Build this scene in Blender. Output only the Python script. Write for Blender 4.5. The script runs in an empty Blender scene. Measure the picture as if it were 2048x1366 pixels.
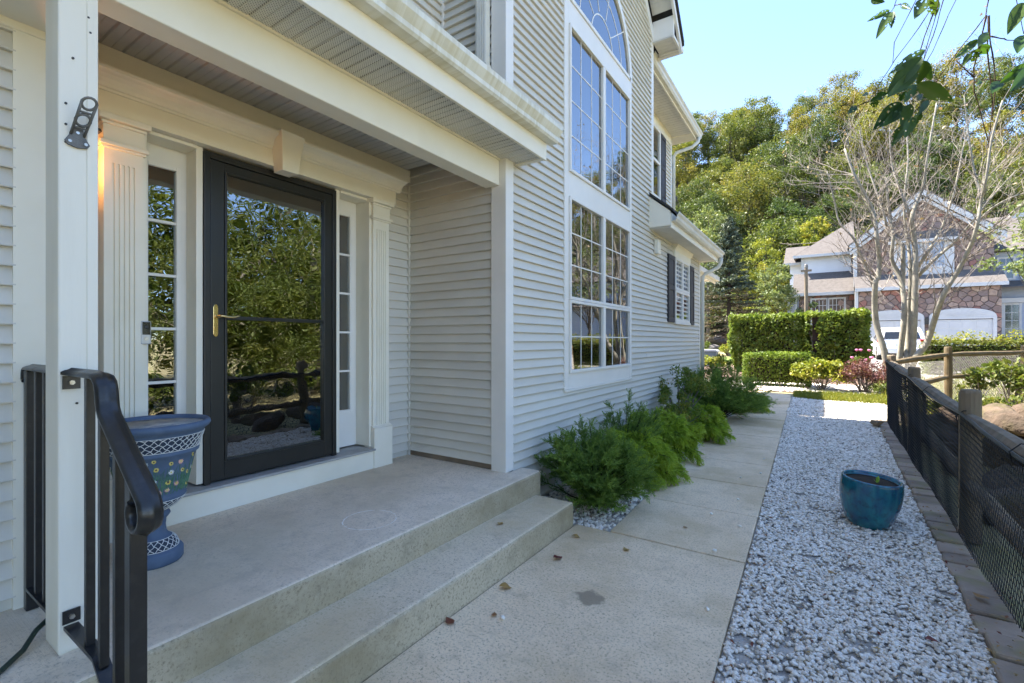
import bpy, math, random
import numpy as np
from mathutils import Vector, Matrix
from math import sin, cos, pi, radians, sqrt

S = bpy.context.scene
COL = S.collection

# ---------------------------------------------------------------- camera
cam_d = bpy.data.cameras.new("camera")
cam_d.sensor_width = 36.0
cam_d.lens = 16.5
cam_d.clip_start = 0.05
cam_d.clip_end = 2000.0
cam = bpy.data.objects.new("camera", cam_d)
cam.location = (0.0, 0.0, 1.4)
cam.rotation_euler = (radians(90), 0, radians(33.5))
COL.objects.link(cam)
S.camera = cam

# ---------------------------------------------------------------- light
SUN_EL, SUN_AZ = radians(57), math.atan2(-0.998, 0.06)     # azimuth clockwise from +Y
world = bpy.data.worlds.new("World")
S.world = world
world.use_nodes = True
wn = world.node_tree.nodes
wl = world.node_tree.links
bg = wn["Background"]
sky = wn.new("ShaderNodeTexSky")
sky.sky_type = 'NISHITA'
sky.sun_disc = False
sky.sun_elevation = SUN_EL
sky.sun_rotation = SUN_AZ
sky.altitude = 100
sky.air_density = 0.6
sky.dust_density = 0.1
sky.ozone_density = 1.4
wl.new(sky.outputs[0], bg.inputs[0])
bg.inputs[1].default_value = 0.15
sd = bpy.data.lights.new("sun", 'SUN')
sd.energy = 4.8
sd.angle = radians(0.53)
sd.color = (1.0, 0.93, 0.82)
sun = bpy.data.objects.new("sun", sd)
sv = Vector((sin(SUN_AZ) * cos(SUN_EL), cos(SUN_AZ) * cos(SUN_EL), sin(SUN_EL)))
sun.rotation_euler = (-sv).to_track_quat('-Z', 'Y').to_euler()
sun.location = sv * 60
COL.objects.link(sun)
S.view_settings.view_transform = 'Standard'
S.view_settings.look = 'None'
S.view_settings.exposure = 2.36
S.view_settings.gamma = 1.0
S.view_settings.use_curve_mapping = False
S.render.engine = 'CYCLES'
S.cycles.max_bounces = 6
S.cycles.diffuse_bounces = 4
S.cycles.use_adaptive_sampling = True
S.cycles.adaptive_threshold = 0.02
S.cycles.transparent_max_bounces = 16
S.cycles.use_denoising = True

# ---------------------------------------------------------------- materials
def _nodes(name):
    m = bpy.data.materials.new(name)
    m.use_nodes = True
    n = m.node_tree.nodes
    return m, n, m.node_tree.links, n["Principled BSDF"]

def ramp(n, stops):
    r = n.new("ShaderNodeValToRGB")
    e = r.color_ramp.elements
    while len(e) < len(stops):
        e.new(0.5)
    for i, (p, c) in enumerate(stops):
        e[i].position = p
        e[i].color = (*c, 1)
    return r

def noise(n, l, vec, scale, detail=4, rough=0.55):
    t = n.new("ShaderNodeTexNoise")
    t.inputs["Scale"].default_value = scale
    t.inputs["Detail"].default_value = detail
    t.inputs["Roughness"].default_value = rough
    if vec is not None:
        l.new(vec, t.inputs["Vector"])
    return t

def mixc(n, l, fac, a, b, mode='MIX'):
    m = n.new("ShaderNodeMix")
    m.data_type = 'RGBA'
    m.blend_type = mode
    for s, v in ((m.inputs[0], fac), (m.inputs[6], a), (m.inputs[7], b)):
        if hasattr(v, "is_output"):
            l.new(v, s)
        elif isinstance(v, (int, float)):
            s.default_value = v
        else:
            s.default_value = (*v, 1)
    return m.outputs[2]

def mathn(n, l, op, a, b=None, clamp=False):
    m = n.new("ShaderNodeMath")
    m.operation = op
    m.use_clamp = clamp
    for s, v in ((m.inputs[0], a), (m.inputs[1], b)):
        if v is None:
            continue
        if hasattr(v, "is_output"):
            l.new(v, s)
        else:
            s.default_value = v
    return m.outputs[0]

def mapr(n, l, v, a, b, c=0.0, d=1.0):
    m = n.new("ShaderNodeMapRange")
    l.new(v, m.inputs[0])
    for i, x in enumerate((a, b, c, d)):
        m.inputs[i + 1].default_value = x
    return m.outputs[0]

def bump(n, l, b, h, strength=0.3, dist=0.01):
    bn = n.new("ShaderNodeBump")
    bn.inputs["Strength"].default_value = strength
    bn.inputs["Distance"].default_value = dist
    l.new(h, bn.inputs["Height"])
    l.new(bn.outputs[0], b.inputs["Normal"])
    return bn

def pos(n):
    return n.new("ShaderNodeNewGeometry").outputs["Position"]

def mat(name, c1, c2=None, scale=3.0, rough=0.6, metal=0.0, spec=0.5, bs=0.0, bscale=60.0, c3=None, scale3=40.0, a3=0.3, stretch=None, objrnd=0.0, bd=0.006):
    """plain surface: blotchy mix of two colours, optional fine speckle, fine relief"""
    m, n, l, b = _nodes(name)
    p = pos(n)
    if stretch:
        mp = n.new("ShaderNodeMapping")
        mp.inputs["Scale"].default_value = stretch
        l.new(p, mp.inputs[0])
        p = mp.outputs[0]
    b.inputs["Roughness"].default_value = rough
    b.inputs["Metallic"].default_value = metal
    b.inputs["Specular IOR Level"].default_value = spec
    c2 = c2 or tuple(x * 0.86 for x in c1)
    t = noise(n, l, p, scale, 5)
    f = mapr(n, l, t.outputs[0], 0.32, 0.68)
    col = mixc(n, l, f, c1, c2)
    if c3:
        t3 = noise(n, l, p, scale3, 3)
        f3 = mapr(n, l, t3.outputs[0], 0.5, 0.72, 0.0, a3)
        col = mixc(n, l, f3, col, c3)
    if objrnd:
        oi = n.new("ShaderNodeObjectInfo")
        v = mapr(n, l, oi.outputs["Random"], 0, 1, 1 - objrnd, 1 + objrnd)
        hs = n.new("ShaderNodeHueSaturation")
        l.new(v, hs.inputs["Value"])
        l.new(col, hs.inputs["Color"])
        col = hs.outputs[0]
    l.new(col, b.inputs["Base Color"])
    if bs:
        tb = noise(n, l, p, bscale, 4, 0.6)
        bump(n, l, b, tb.outputs[0], bs, bd)
    return m

def leaf_mat(name, cols, trans=0.35, rough=0.5, treernd=0.0):
    """leaf colour from the per-face attribute 'rnd' (one value for each leaf)"""
    m, n, l, b = _nodes(name)
    a = n.new("ShaderNodeAttribute")
    a.attribute_name = "rnd"
    st = [(i / max(1, len(cols) - 1), c) for i, c in enumerate(cols)]
    r = ramp(n, st)
    l.new(a.outputs["Fac"], r.inputs[0])
    col = r.outputs[0]
    if treernd:
        oi = n.new("ShaderNodeObjectInfo")
        hs = n.new("ShaderNodeHueSaturation")
        l.new(mapr(n, l, oi.outputs["Random"], 0, 1, 0.5 - treernd * 0.12, 0.5 + treernd * 0.06), hs.inputs["Hue"])
        l.new(mapr(n, l, oi.outputs["Random"], 0, 1, 1 + treernd * 0.5, 1 - treernd * 0.4), hs.inputs["Value"])
        l.new(col, hs.inputs["Color"])
        col = hs.outputs[0]
    l.new(col, b.inputs["Base Color"])
    b.inputs["Roughness"].default_value = rough
    b.inputs["Specular IOR Level"].default_value = 0.35
    tr = n.new("ShaderNodeBsdfTranslucent")
    l.new(mixc(n, l, 1.0, col, (1.0, 1.0, 0.55), 'MULTIPLY'), tr.inputs[0])
    mx = n.new("ShaderNodeMixShader")
    mx.inputs[0].default_value = trans
    l.new(b.outputs[0], mx.inputs[1])
    l.new(tr.outputs[0], mx.inputs[2])
    l.new(mx.outputs[0], n["Material Output"].inputs[0])
    return m

def glass_mat(name, ior, tint, wob, wscale):
    """window pane: reflects by Fresnel, else lets the (tinted) room behind show"""
    m, n, l, b = _nodes(name)
    n.remove(b)
    g = n.new("ShaderNodeBsdfGlossy")
    g.inputs["Roughness"].default_value = 0.0
    g.inputs["Color"].default_value = (0.95, 0.97, 0.97, 1)
    t = n.new("ShaderNodeBsdfTransparent")
    t.inputs[0].default_value = (*tint, 1)
    fr = n.new("ShaderNodeFresnel")
    fr.inputs["IOR"].default_value = ior
    tn = noise(n, l, pos(n), wscale, 1.5, 0.4)
    bn = n.new("ShaderNodeBump")
    bn.inputs["Strength"].default_value = 1.0
    bn.inputs["Distance"].default_value = wob
    l.new(tn.outputs[0], bn.inputs["Height"])
    l.new(bn.outputs[0], g.inputs["Normal"])
    mx = n.new("ShaderNodeMixShader")
    l.new(fr.outputs[0], mx.inputs[0])
    l.new(t.outputs[0], mx.inputs[1])
    l.new(g.outputs[0], mx.inputs[2])
    l.new(mx.outputs[0], n["Material Output"].inputs[0])
    return m

M = {}

def build_materials():
    M['siding'] = mat('siding', (0.655, 0.62, 0.54), (0.595, 0.56, 0.485), 1.7, 0.5, spec=0.35, bs=0.06, bscale=90, stretch=(1, .35, 3), c3=(0.50, 0.49, 0.40), scale3=5, a3=0.12, objrnd=0.03)
    M['trim'] = mat('trim', (0.84, 0.79, 0.665), (0.79, 0.735, 0.60), 2.2, 0.5, spec=0.35, bs=0.05, bscale=25, c3=(0.60, 0.56, 0.42), scale3=3.5, a3=0.16)
    M['trim_white'] = mat('trim_white', (0.80, 0.765, 0.70), (0.75, 0.715, 0.65), 2.5, 0.45, spec=0.4, c3=(0.6, 0.58, 0.5), scale3=4, a3=0.12)
    M['post_paint'] = mat('post_paint', (0.82, 0.775, 0.67), (0.76, 0.71, 0.60), 2.2, 0.5, spec=0.35, bs=0.12, bscale=30, stretch=(3, 3, .35), c3=(0.55, 0.52, 0.38), scale3=3.0, a3=0.18)
    M['vinyl_soffit'] = mat('vinyl_soffit', (0.66, 0.64, 0.59), (0.60, 0.58, 0.53), 2.0, 0.5, spec=0.3, c3=(0.35, 0.33, 0.28), scale3=9, a3=0.12, objrnd=0.03)
    # perforated soffit: rows of small dark holes
    m, n, l, b = _nodes('perforated_soffit')
    p = pos(n)
    sx = n.new("ShaderNodeSeparateXYZ"); l.new(p, sx.inputs[0])
    k = 2 * pi / 0.011
    cx = mathn(n, l, 'COSINE', mathn(n, l, 'MULTIPLY', mathn(n, l, 'ADD', sx.outputs[0], sx.outputs[1]), k * .72))
    cy = mathn(n, l, 'COSINE', mathn(n, l, 'MULTIPLY', mathn(n, l, 'SUBTRACT', sx.outputs[0], sx.outputs[1]), k * .72))
    hole = mapr(n, l, mathn(n, l, 'ADD', cx, cy), 1.05, 1.35)
    t = noise(n, l, p, 3.0)
    base = mixc(n, l, mapr(n, l, t.outputs[0], .35, .65), (0.68, 0.66, 0.60), (0.60, 0.58, 0.51))
    l.new(mixc(n, l, hole, base, (0.045, 0.042, 0.035)), b.inputs["Base Color"])
    b.inputs["Roughness"].default_value = 0.5
    M['perforated'] = m
    M['gutter'] = None
    m, n, l, b = _nodes('gutter_paint')
    p = pos(n)
    mp = n.new("ShaderNodeMapping"); mp.inputs["Scale"].default_value = (0.2, 26, .8); l.new(p, mp.inputs[0])
    t = noise(n, l, mp.outputs[0], 1.0, 3)
    t2 = noise(n, l, p, 3.5, 4)
    f = mathn(n, l, 'MULTIPLY', mapr(n, l, t.outputs[0], .40, .62), mapr(n, l, t2.outputs[0], .3, .55))
    l.new(mixc(n, l, f, (0.74, 0.72, 0.62), (0.60, 0.555, 0.41)), b.inputs["Base Color"])
    b.inputs["Roughness"].default_value = 0.42
    M['gutter'] = m
    M['gutter_white'] = mat('gutter_white', (0.70, 0.68, 0.60), (0.62, 0.60, 0.52), 3, 0.45, spec=0.4, c3=(0.42, 0.40, 0.32), scale3=8, a3=0.2)
    M['black_metal'] = mat('black_metal', (0.012, 0.012, 0.013), (0.018, 0.017, 0.016), 6, 0.32, spec=0.55, bs=0.12, bscale=140, c3=(0.05, 0.045, 0.04), scale3=30, a3=0.35)
    M['door_black'] = mat('door_black', (0.017, 0.017, 0.015), (0.022, 0.021, 0.018), 5, 0.38, spec=0.45)
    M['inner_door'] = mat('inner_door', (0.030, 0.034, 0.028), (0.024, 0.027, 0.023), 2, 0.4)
    M['brass'] = mat('brass', (0.78, 0.58, 0.28), (0.62, 0.45, 0.20), 20, 0.22, metal=1.0)
    M['kick_brass'] = mat('kick_brass', (0.80, 0.70, 0.46), (0.74, 0.62, 0.40), 3, 0.28, metal=1.0)
    M['zinc'] = mat('zinc', (0.20, 0.195, 0.18), (0.13, 0.125, 0.115), 25, 0.6, metal=0.55, bs=0.3, bscale=200)
    M['steel'] = mat('steel', (0.6, 0.6, 0.58), (0.4, 0.36, 0.3), 60, 0.35, metal=1.0)
    M['glass'] = glass_mat('window_glass', 3.6, (0.62, 0.66, 0.66), 0.0016, 2.2)
    M['glass_upper'] = glass_mat('upper_window_glass', 4.2, (0.5, 0.55, 0.58), 0.0030, 2.6)
    M['glass_door'] = glass_mat('door_glass', 3.0, (0.62, 0.64, 0.60), 0.0009, 7.0)
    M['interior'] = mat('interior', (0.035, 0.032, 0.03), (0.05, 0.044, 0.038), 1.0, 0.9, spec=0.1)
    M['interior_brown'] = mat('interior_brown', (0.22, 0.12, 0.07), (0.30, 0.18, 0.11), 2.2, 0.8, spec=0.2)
    M['curtain'] = mat('curtain', (0.55, 0.53, 0.48), (0.45, 0.43, 0.40), 4, 0.9, spec=0.1)
    M['shutter'] = mat('shutter', (0.035, 0.032, 0.034), (0.05, 0.045, 0.047), 8, 0.6, bs=0.2, bscale=40)
    M['shingle'] = mat('shingle', (0.135, 0.12, 0.11), (0.095, 0.084, 0.078), 6, 0.9, spec=0.15, bs=0.6, bscale=30, c3=(0.20, 0.182, 0.17), scale3=45, a3=0.6)
    M['shingle_dark'] = mat('shingle_dark', (0.05, 0.047, 0.045), (0.035, 0.033, 0.03), 6, 0.9, bs=0.4)
    M['lamp_iron'] = mat('lamp_iron', (0.03, 0.028, 0.025), None, 5, 0.5)
    m, n, l, b = _nodes('lamp_bulb')
    b.inputs["Emission Color"].default_value = (1.0, 0.42, 0.12, 1)
    b.inputs["Emission Strength"].default_value = 9.0
    M['bulb'] = m

    # porch concrete: pale, broom lines, small dark specks, browner towards stains
    def concrete(name, a, b_, speck, broom, stain, blob=None):
        m, n, l, bs = _nodes(name)
        p = pos(n)
        t1 = noise(n, l, p, 1.3, 6, .6)
        col = mixc(n, l, mapr(n, l, t1.outputs[0], .34, .66), a, b_)
        t2 = noise(n, l, p, 75, 5, .85)
        col = mixc(n, l, mapr(n, l, t2.outputs[0], .52, .64, 0, .95), col, speck)
        t2b = noise(n, l, p, 62, 5, .85)
        col = mixc(n, l, mapr(n, l, t2b.outputs[0], .57, .72, 0, .6), col, tuple(min(.85, x * 1.45) for x in a))
        t3 = noise(n, l, p, .75, 5, .65)
        col = mixc(n, l, mapr(n, l, t3.outputs[0], .44, .64, 0, .85), col, stain)
        t5 = noise(n, l, p, 9, 5, .7)
        col = mixc(n, l, mapr(n, l, t5.outputs[0], .52, .74, 0, .6), col, tuple(x * .62 for x in b_))
        if blob:
            for (bx, by, br) in blob:
                d = n.new("ShaderNodeVectorMath"); d.operation = 'DISTANCE'
                l.new(p, d.inputs[0]); d.inputs[1].default_value = (bx, by, 0.004)
                t4 = noise(n, l, p, 14, 4)
                e = mathn(n, l, 'ADD', d.outputs["Value"], mathn(n, l, 'MULTIPLY', mathn(n, l, 'SUBTRACT', t4.outputs[0], .5), br * 1.3))
                col = mixc(n, l, mapr(n, l, e, br * .75, br, .8, 0), col, tuple(x * .34 for x in b_))
        l.new(col, bs.inputs["Base Color"])
        bs.inputs["Roughness"].default_value = 0.85
        bs.inputs["Specular IOR Level"].default_value = 0.25
        h = t2.outputs[0]
        if broom:
            mp = n.new("ShaderNodeMapping"); mp.inputs["Scale"].default_value = (9, 240, 9); l.new(p, mp.inputs[0])
            h = mathn(n, l, 'ADD', h, noise(n, l, mp.outputs[0], 1.0, 2).outputs[0])
        bump(n, l, bs, h, .5, .004)
        return m
    M['porch_concrete'] = concrete('porch_concrete', (0.86, 0.725, 0.56), (0.79, 0.66, 0.505), (0.42, 0.35, 0.265), True, (0.62, 0.515, 0.37))
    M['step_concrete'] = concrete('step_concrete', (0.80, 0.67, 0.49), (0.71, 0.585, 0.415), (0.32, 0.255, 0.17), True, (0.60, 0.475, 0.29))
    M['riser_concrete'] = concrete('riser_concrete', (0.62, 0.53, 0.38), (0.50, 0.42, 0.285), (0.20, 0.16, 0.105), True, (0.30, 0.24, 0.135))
    M['path_concrete'] = concrete('path_concrete', (0.89, 0.70, 0.475), (0.80, 0.615, 0.41), (0.28, 0.21, 0.135), False, (0.56, 0.41, 0.225), [(-1.06, 2.37, .085)])
    M['driveway'] = mat('driveway', (0.27, 0.255, 0.235), (0.23, 0.215, 0.20), 1.5, 0.9, c3=(0.2, 0.2, 0.2), scale3=70, a3=.3)
    M['soil'] = mat('soil', (0.035, 0.027, 0.02), (0.06, 0.046, 0.034), 12, 0.95, spec=0.1, bs=0.8, bscale=40)
    M['mulch'] = mat('mulch', (0.10, 0.07, 0.055), (0.16, 0.11, 0.085), 14, 0.95, spec=0.1, bs=0.8, bscale=50)
    M['earth'] = mat('earth', (0.34, 0.29, 0.17), (0.24, 0.22, 0.10), 1.2, 0.95, spec=0.1, bs=0.6, bscale=18, c3=(0.40, 0.32, 0.21), scale3=9, a3=.6)
    M['forest_floor'] = mat('forest_floor', (0.035, 0.038, 0.02), (0.06, 0.045, 0.025), .6, 0.95, spec=0.05, bs=0.5, bscale=5)
    M['gravel_bed'] = mat('gravel_bed', (0.58, 0.53, 0.46), (0.24, 0.21, 0.18), 7, 0.95, spec=0.1, bs=0.8, bscale=120, c3=(0.5, 0.5, 0.5), scale3=90, a3=.5)
    M['gravel'] = leaf_mat('gravel_chips', [(0.14, 0.11, 0.08), (0.42, 0.36, 0.285), (0.68, 0.59, 0.48), (0.82, 0.735, 0.63), (0.88, 0.81, 0.71), (0.91, 0.85, 0.76)], 0.0, 0.7)
    M['edging'] = mat('edging_stone', (0.27, 0.205, 0.155), (0.37, 0.29, 0.225), 4, 0.9, spec=0.15, bs=0.9, bscale=22, c3=(0.24, 0.23, 0.07), scale3=6, a3=.55, objrnd=.2)
    M['fence_wood'] = mat('fence_wood', (0.26, 0.20, 0.14), (0.16, 0.125, 0.085), 5, 0.85, spec=0.2, bs=0.8, bscale=18, stretch=(2, 2, .5), c3=(0.16, 0.17, 0.11), scale3=6, a3=.4)
    M['fence_wood_golden'] = mat('fence_wood_gold', (0.19, 0.14, 0.078), (0.12, 0.088, 0.048), 5, 0.85, spec=0.2, bs=0.7, bscale=18, c3=(0.16, 0.145, 0.10), scale3=8, a3=.5)  # golden brown wood of the farther rail fence
    M['mesh_black'] = mat('mesh_black', (0.016, 0.016, 0.017), None, 5, 0.45, spec=0.4)
    M['wire'] = mat('wire', (0.20, 0.19, 0.18), None, 5, 0.6, metal=0.5)
    M['boulder'] = mat('boulder', (0.15, 0.108, 0.082), (0.07, 0.056, 0.042), 5, 0.9, spec=0.15, bs=1.0, bscale=7, bd=.06, c3=(0.09, 0.085, 0.035), scale3=4, a3=.7, objrnd=.3)
    M['boulder_grey'] = mat('boulder_grey', (0.18, 0.165, 0.16), (0.11, 0.10, 0.098), 1.5, 0.9, spec=0.15, bs=1.0, bscale=5, objrnd=.2)
    M['bark'] = mat('bark', (0.10, 0.085, 0.07), (0.06, 0.05, 0.04), 4, 0.9, spec=0.1, bs=0.8, bscale=20, stretch=(3, 3, .6))
    M['bark_dark'] = mat('bark_dark', (0.05, 0.036, 0.03), None, 6, 0.9, spec=0.1, bs=0.6)
    M['bark_pale'] = mat('bark_pale', (0.33, 0.30, 0.25), (0.23, 0.205, 0.165), 9, 0.9, spec=0.1, bs=0.8, bscale=40, c3=(0.32, 0.33, 0.24), scale3=26, a3=.7)
    M['bark_grey'] = mat('bark_grey', (0.24, 0.21, 0.19), (0.18, 0.15, 0.13), 7, 0.9, spec=0.1, bs=0.5)
    M['twig'] = mat('twig', (0.26, 0.23, 0.20), (0.18, 0.155, 0.135), 8, 0.9, spec=0.1)
    M['twig_dark'] = mat('twig_dark', (0.065, 0.042, 0.03), (0.09, 0.06, 0.045), 30, 0.8, spec=0.2)
    M['urn_blue'] = mat('urn_blue', (0.105, 0.15, 0.225), (0.082, 0.12, 0.185), 7, 0.62, spec=0.3, bs=0.15, bscale=60, c3=(0.14, 0.18, 0.25), scale3=18, a3=.5)
    M['urn_dark'] = mat('urn_dark', (0.018, 0.028, 0.05), (0.025, 0.04, 0.07), 10, 0.7)
    M['urn_inside'] = mat('urn_inside', (0.55, 0.53, 0.46), (0.30, 0.32, 0.30), 12, 0.8, c3=(0.06, 0.09, 0.15), scale3=16, a3=.8)
    M['paint_white'] = mat('paint_white', (0.72, 0.72, 0.68), None, 20, 0.7)
    M['paint_yellow'] = mat('paint_yellow', (0.66, 0.50, 0.07), (0.70, 0.60, 0.20), 60, 0.7)
    M['paint_pink'] = mat('paint_pink', (0.62, 0.30, 0.24), (0.70, 0.45, 0.36), 60, 0.7)
    M['paint_green'] = mat('paint_green', (0.06, 0.16, 0.09), (0.10, 0.22, 0.13), 40, 0.7)
    M['hose'] = mat('hose', (0.012, 0.03, 0.022), None, 5, 0.45)
    # glazed pot
    m, n, l, b = _nodes('glaze')
    p = pos(n)
    mp = n.new("ShaderNodeMapping"); mp.inputs["Scale"].default_value = (22, 22, 4); l.new(p, mp.inputs[0])
    t = noise(n, l, mp.outputs[0], 1.0, 4)
    t2 = noise(n, l, p, 26, 5)
    col = mixc(n, l, mapr(n, l, t.outputs[0], .35, .68), (0.010, 0.085, 0.17), (0.016, 0.19, 0.23))
    col = mixc(n, l, mapr(n, l, t2.outputs[0], .50, .70, 0, .6), col, (0.012, 0.022, 0.05))
    l.new(col, b.inputs["Base Color"])
    b.inputs["Roughness"].default_value = 0.12
    b.inputs["Coat Weight"].default_value = 0.6
    b.inputs["Coat Roughness"].default_value = 0.05
    M['glaze'] = m
    # far house
    m, n, l, b = _nodes('veneer_stone')
    oi = n.new("ShaderNodeObjectInfo")
    r = ramp(n, [(0, (0.19, 0.125, 0.105)), (.2, (0.26, 0.165, 0.135)), (.4, (0.30, 0.20, 0.165)), (.55, (0.20, 0.145, 0.135)), (.72, (0.27, 0.115, 0.09)), (.82, (0.33, 0.235, 0.185)), (1, (0.15, 0.105, 0.10))])
    r.color_ramp.interpolation = 'CONSTANT'
    l.new(oi.outputs["Random"], r.inputs[0])
    t = noise(n, l, pos(n), 7, 5)
    l.new(mixc(n, l, mapr(n, l, t.outputs[0], .3, .7, 0, .5), r.outputs[0], (0.10, 0.078, 0.066)), b.inputs["Base Color"])
    b.inputs["Roughness"].default_value = .85
    bump(n, l, b, t.outputs[0], .7, .03)
    M['veneer'] = m
    M['mortar'] = mat('mortar', (0.09, 0.075, 0.07), None, 8, 0.95, spec=0.1)
    M['far_siding'] = mat('far_siding', (0.60, 0.60, 0.62), (0.55, 0.55, 0.57), 2, .6)
    M['blue_siding'] = mat('blue_siding', (0.30, 0.33, 0.40), (0.27, 0.30, 0.36), 2, .6)
    M['white_door'] = mat('white_door', (0.46, 0.455, 0.455), (0.42, 0.415, 0.415), 2, .5)
    M['car_paint'] = mat('car_paint', (0.72, 0.72, 0.73), None, 2, .2, spec=.6)
    M['car_glass'] = mat('car_glass', (0.02, 0.022, 0.025), None, 2, .08, spec=.8)
    M['tyre'] = mat('tyre', (0.018, 0.018, 0.018), None, 8, .8)
    M['rim'] = mat('rim', (0.25, 0.2, 0.17), None, 8, .35, metal=.7)
    M['tail'] = mat('tail', (0.35, 0.015, 0.02), None, 3, .2)
    M['box_green'] = mat('utility_grey', (0.14, 0.17, 0.19), None, 3, .6)
    # foliage (sunlit and shaded alike: only their own colours)
    M['lf_forest'] = leaf_mat('leaf_forest', [(0.045, 0.072, 0.020), (0.080, 0.112, 0.028), (0.12, 0.152, 0.036), (0.165, 0.182, 0.045), (0.20, 0.19, 0.055)], .42, treernd=.25)
    M['lf_yellow'] = leaf_mat('leaf_yellowing', [(0.10, 0.13, 0.028), (0.16, 0.18, 0.036), (0.215, 0.21, 0.045), (0.25, 0.215, 0.055), (0.24, 0.17, 0.07)], .42, treernd=.15)
    M['lf_green'] = leaf_mat('leaf_green', [(0.035, 0.06, 0.02), (0.06, 0.092, 0.027), (0.09, 0.128, 0.035), (0.13, 0.165, 0.045)], .40, treernd=.2)
    M['lf_pale'] = leaf_mat('leaf_pale', [(0.10, 0.14, 0.05), (0.15, 0.19, 0.07), (0.20, 0.24, 0.10), (0.22, 0.22, 0.08)], .38)
    M['lf_dry'] = leaf_mat('leaf_dry', [(0.25, 0.17, 0.11), (0.32, 0.22, 0.12), (0.30, 0.24, 0.10)], .3)
    M['lf_spruce'] = leaf_mat('needle_spruce', [(0.05, 0.07, 0.045), (0.085, 0.11, 0.07), (0.14, 0.165, 0.115)], .15)
    M['lf_spruce_low'] = leaf_mat('needle_spruce_bare', [(0.12, 0.085, 0.06), (0.17, 0.12, 0.075), (0.10, 0.10, 0.05), (0.07, 0.09, 0.05)], .2)
    M['lf_juniper'] = leaf_mat('needle_juniper', [(0.085, 0.15, 0.045), (0.13, 0.22, 0.055), (0.19, 0.30, 0.065), (0.27, 0.38, 0.08)], .48)
    M['lf_cypress'] = leaf_mat('needle_cypress', [(0.16, 0.27, 0.03), (0.25, 0.38, 0.04), (0.38, 0.50, 0.055), (0.48, 0.58, 0.08)], .50)
    M['lf_nandina'] = leaf_mat('leaf_nandina', [(0.08, 0.15, 0.03), (0.14, 0.22, 0.04), (0.24, 0.29, 0.05), (0.36, 0.27, 0.06)], .35)
    M['lf_hedge'] = leaf_mat('leaf_hedge', [(0.08, 0.13, 0.02), (0.14, 0.20, 0.03), (0.20, 0.26, 0.045), (0.30, 0.34, 0.08)], .42)
    M['lf_box'] = leaf_mat('leaf_box', [(0.09, 0.15, 0.022), (0.16, 0.23, 0.03), (0.26, 0.32, 0.05)], .42)
    M['lf_hydra'] = leaf_mat('leaf_hydrangea', [(0.12, 0.17, 0.02), (0.22, 0.25, 0.03), (0.33, 0.33, 0.05), (0.28, 0.20, 0.04)], .40)
    M['lf_purple'] = leaf_mat('leaf_barberry', [(0.075, 0.025, 0.035), (0.13, 0.05, 0.06), (0.20, 0.09, 0.085), (0.16, 0.12, 0.05)], .35)
    M['lf_forsythia'] = leaf_mat('leaf_yellow_shoot', [(0.16, 0.19, 0.02), (0.30, 0.30, 0.03), (0.36, 0.33, 0.05)], .45)
    M['lf_bush'] = leaf_mat('leaf_bush', [(0.06, 0.095, 0.02), (0.10, 0.14, 0.028), (0.15, 0.18, 0.036), (0.19, 0.17, 0.05)], .4)
    M['lf_near'] = leaf_mat('leaf_cherry', [(0.035, 0.085, 0.012), (0.05, 0.11, 0.016), (0.075, 0.13, 0.02)], .45, .42)
    M['lf_fallen'] = leaf_mat('leaf_fallen', [(0.16, 0.035, 0.025), (0.36, 0.20, 0.06), (0.42, 0.28, 0.09), (0.30, 0.13, 0.06)], .2)
    M['grass'] = leaf_mat('grass_blade', [(0.12, 0.16, 0.02), (0.22, 0.24, 0.03), (0.30, 0.27, 0.06)], .35)
    M['rose'] = mat('rose_petal', (0.55, 0.10, 0.28), (0.6, 0.25, 0.4), 30, .7)
    M['sprout'] = mat('sprout', (0.25, 0.42, 0.03), None, 20, .5)

build_materials()
# ---------------------------------------------------------------- helpers
ORG = {}          # world origin of every parent

def link(o, parent=None):
    COL.objects.link(o)
    if parent is not None:
        o.parent = parent
    return o

def tag(o, label=None, cat=None, group=None, kind=None):
    if label: o["label"] = label
    if cat: o["category"] = cat
    if group: o["group"] = group
    if kind: o["kind"] = kind
    return o

def thing(name, loc, label, cat, group=None):
    e = bpy.data.objects.new(name, None)
    e.empty_display_size = 0.2
    e.location = loc
    link(e)
    ORG[e.name] = Vector(loc)
    return tag(e, label, cat, group)

def org(parent):
    return ORG.get(parent.name, Vector((0, 0, 0))) if parent is not None else Vector((0, 0, 0))

def add_mesh(name, me, parent=None, loc=None):
    """loc: world position of the mesh's own origin (verts local to it)"""
    o = bpy.data.objects.new(name, me)
    link(o, parent)
    base = org(parent)
    w = Vector(loc) if loc is not None else base
    o.location = w - base
    ORG[o.name] = w
    return o

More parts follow.
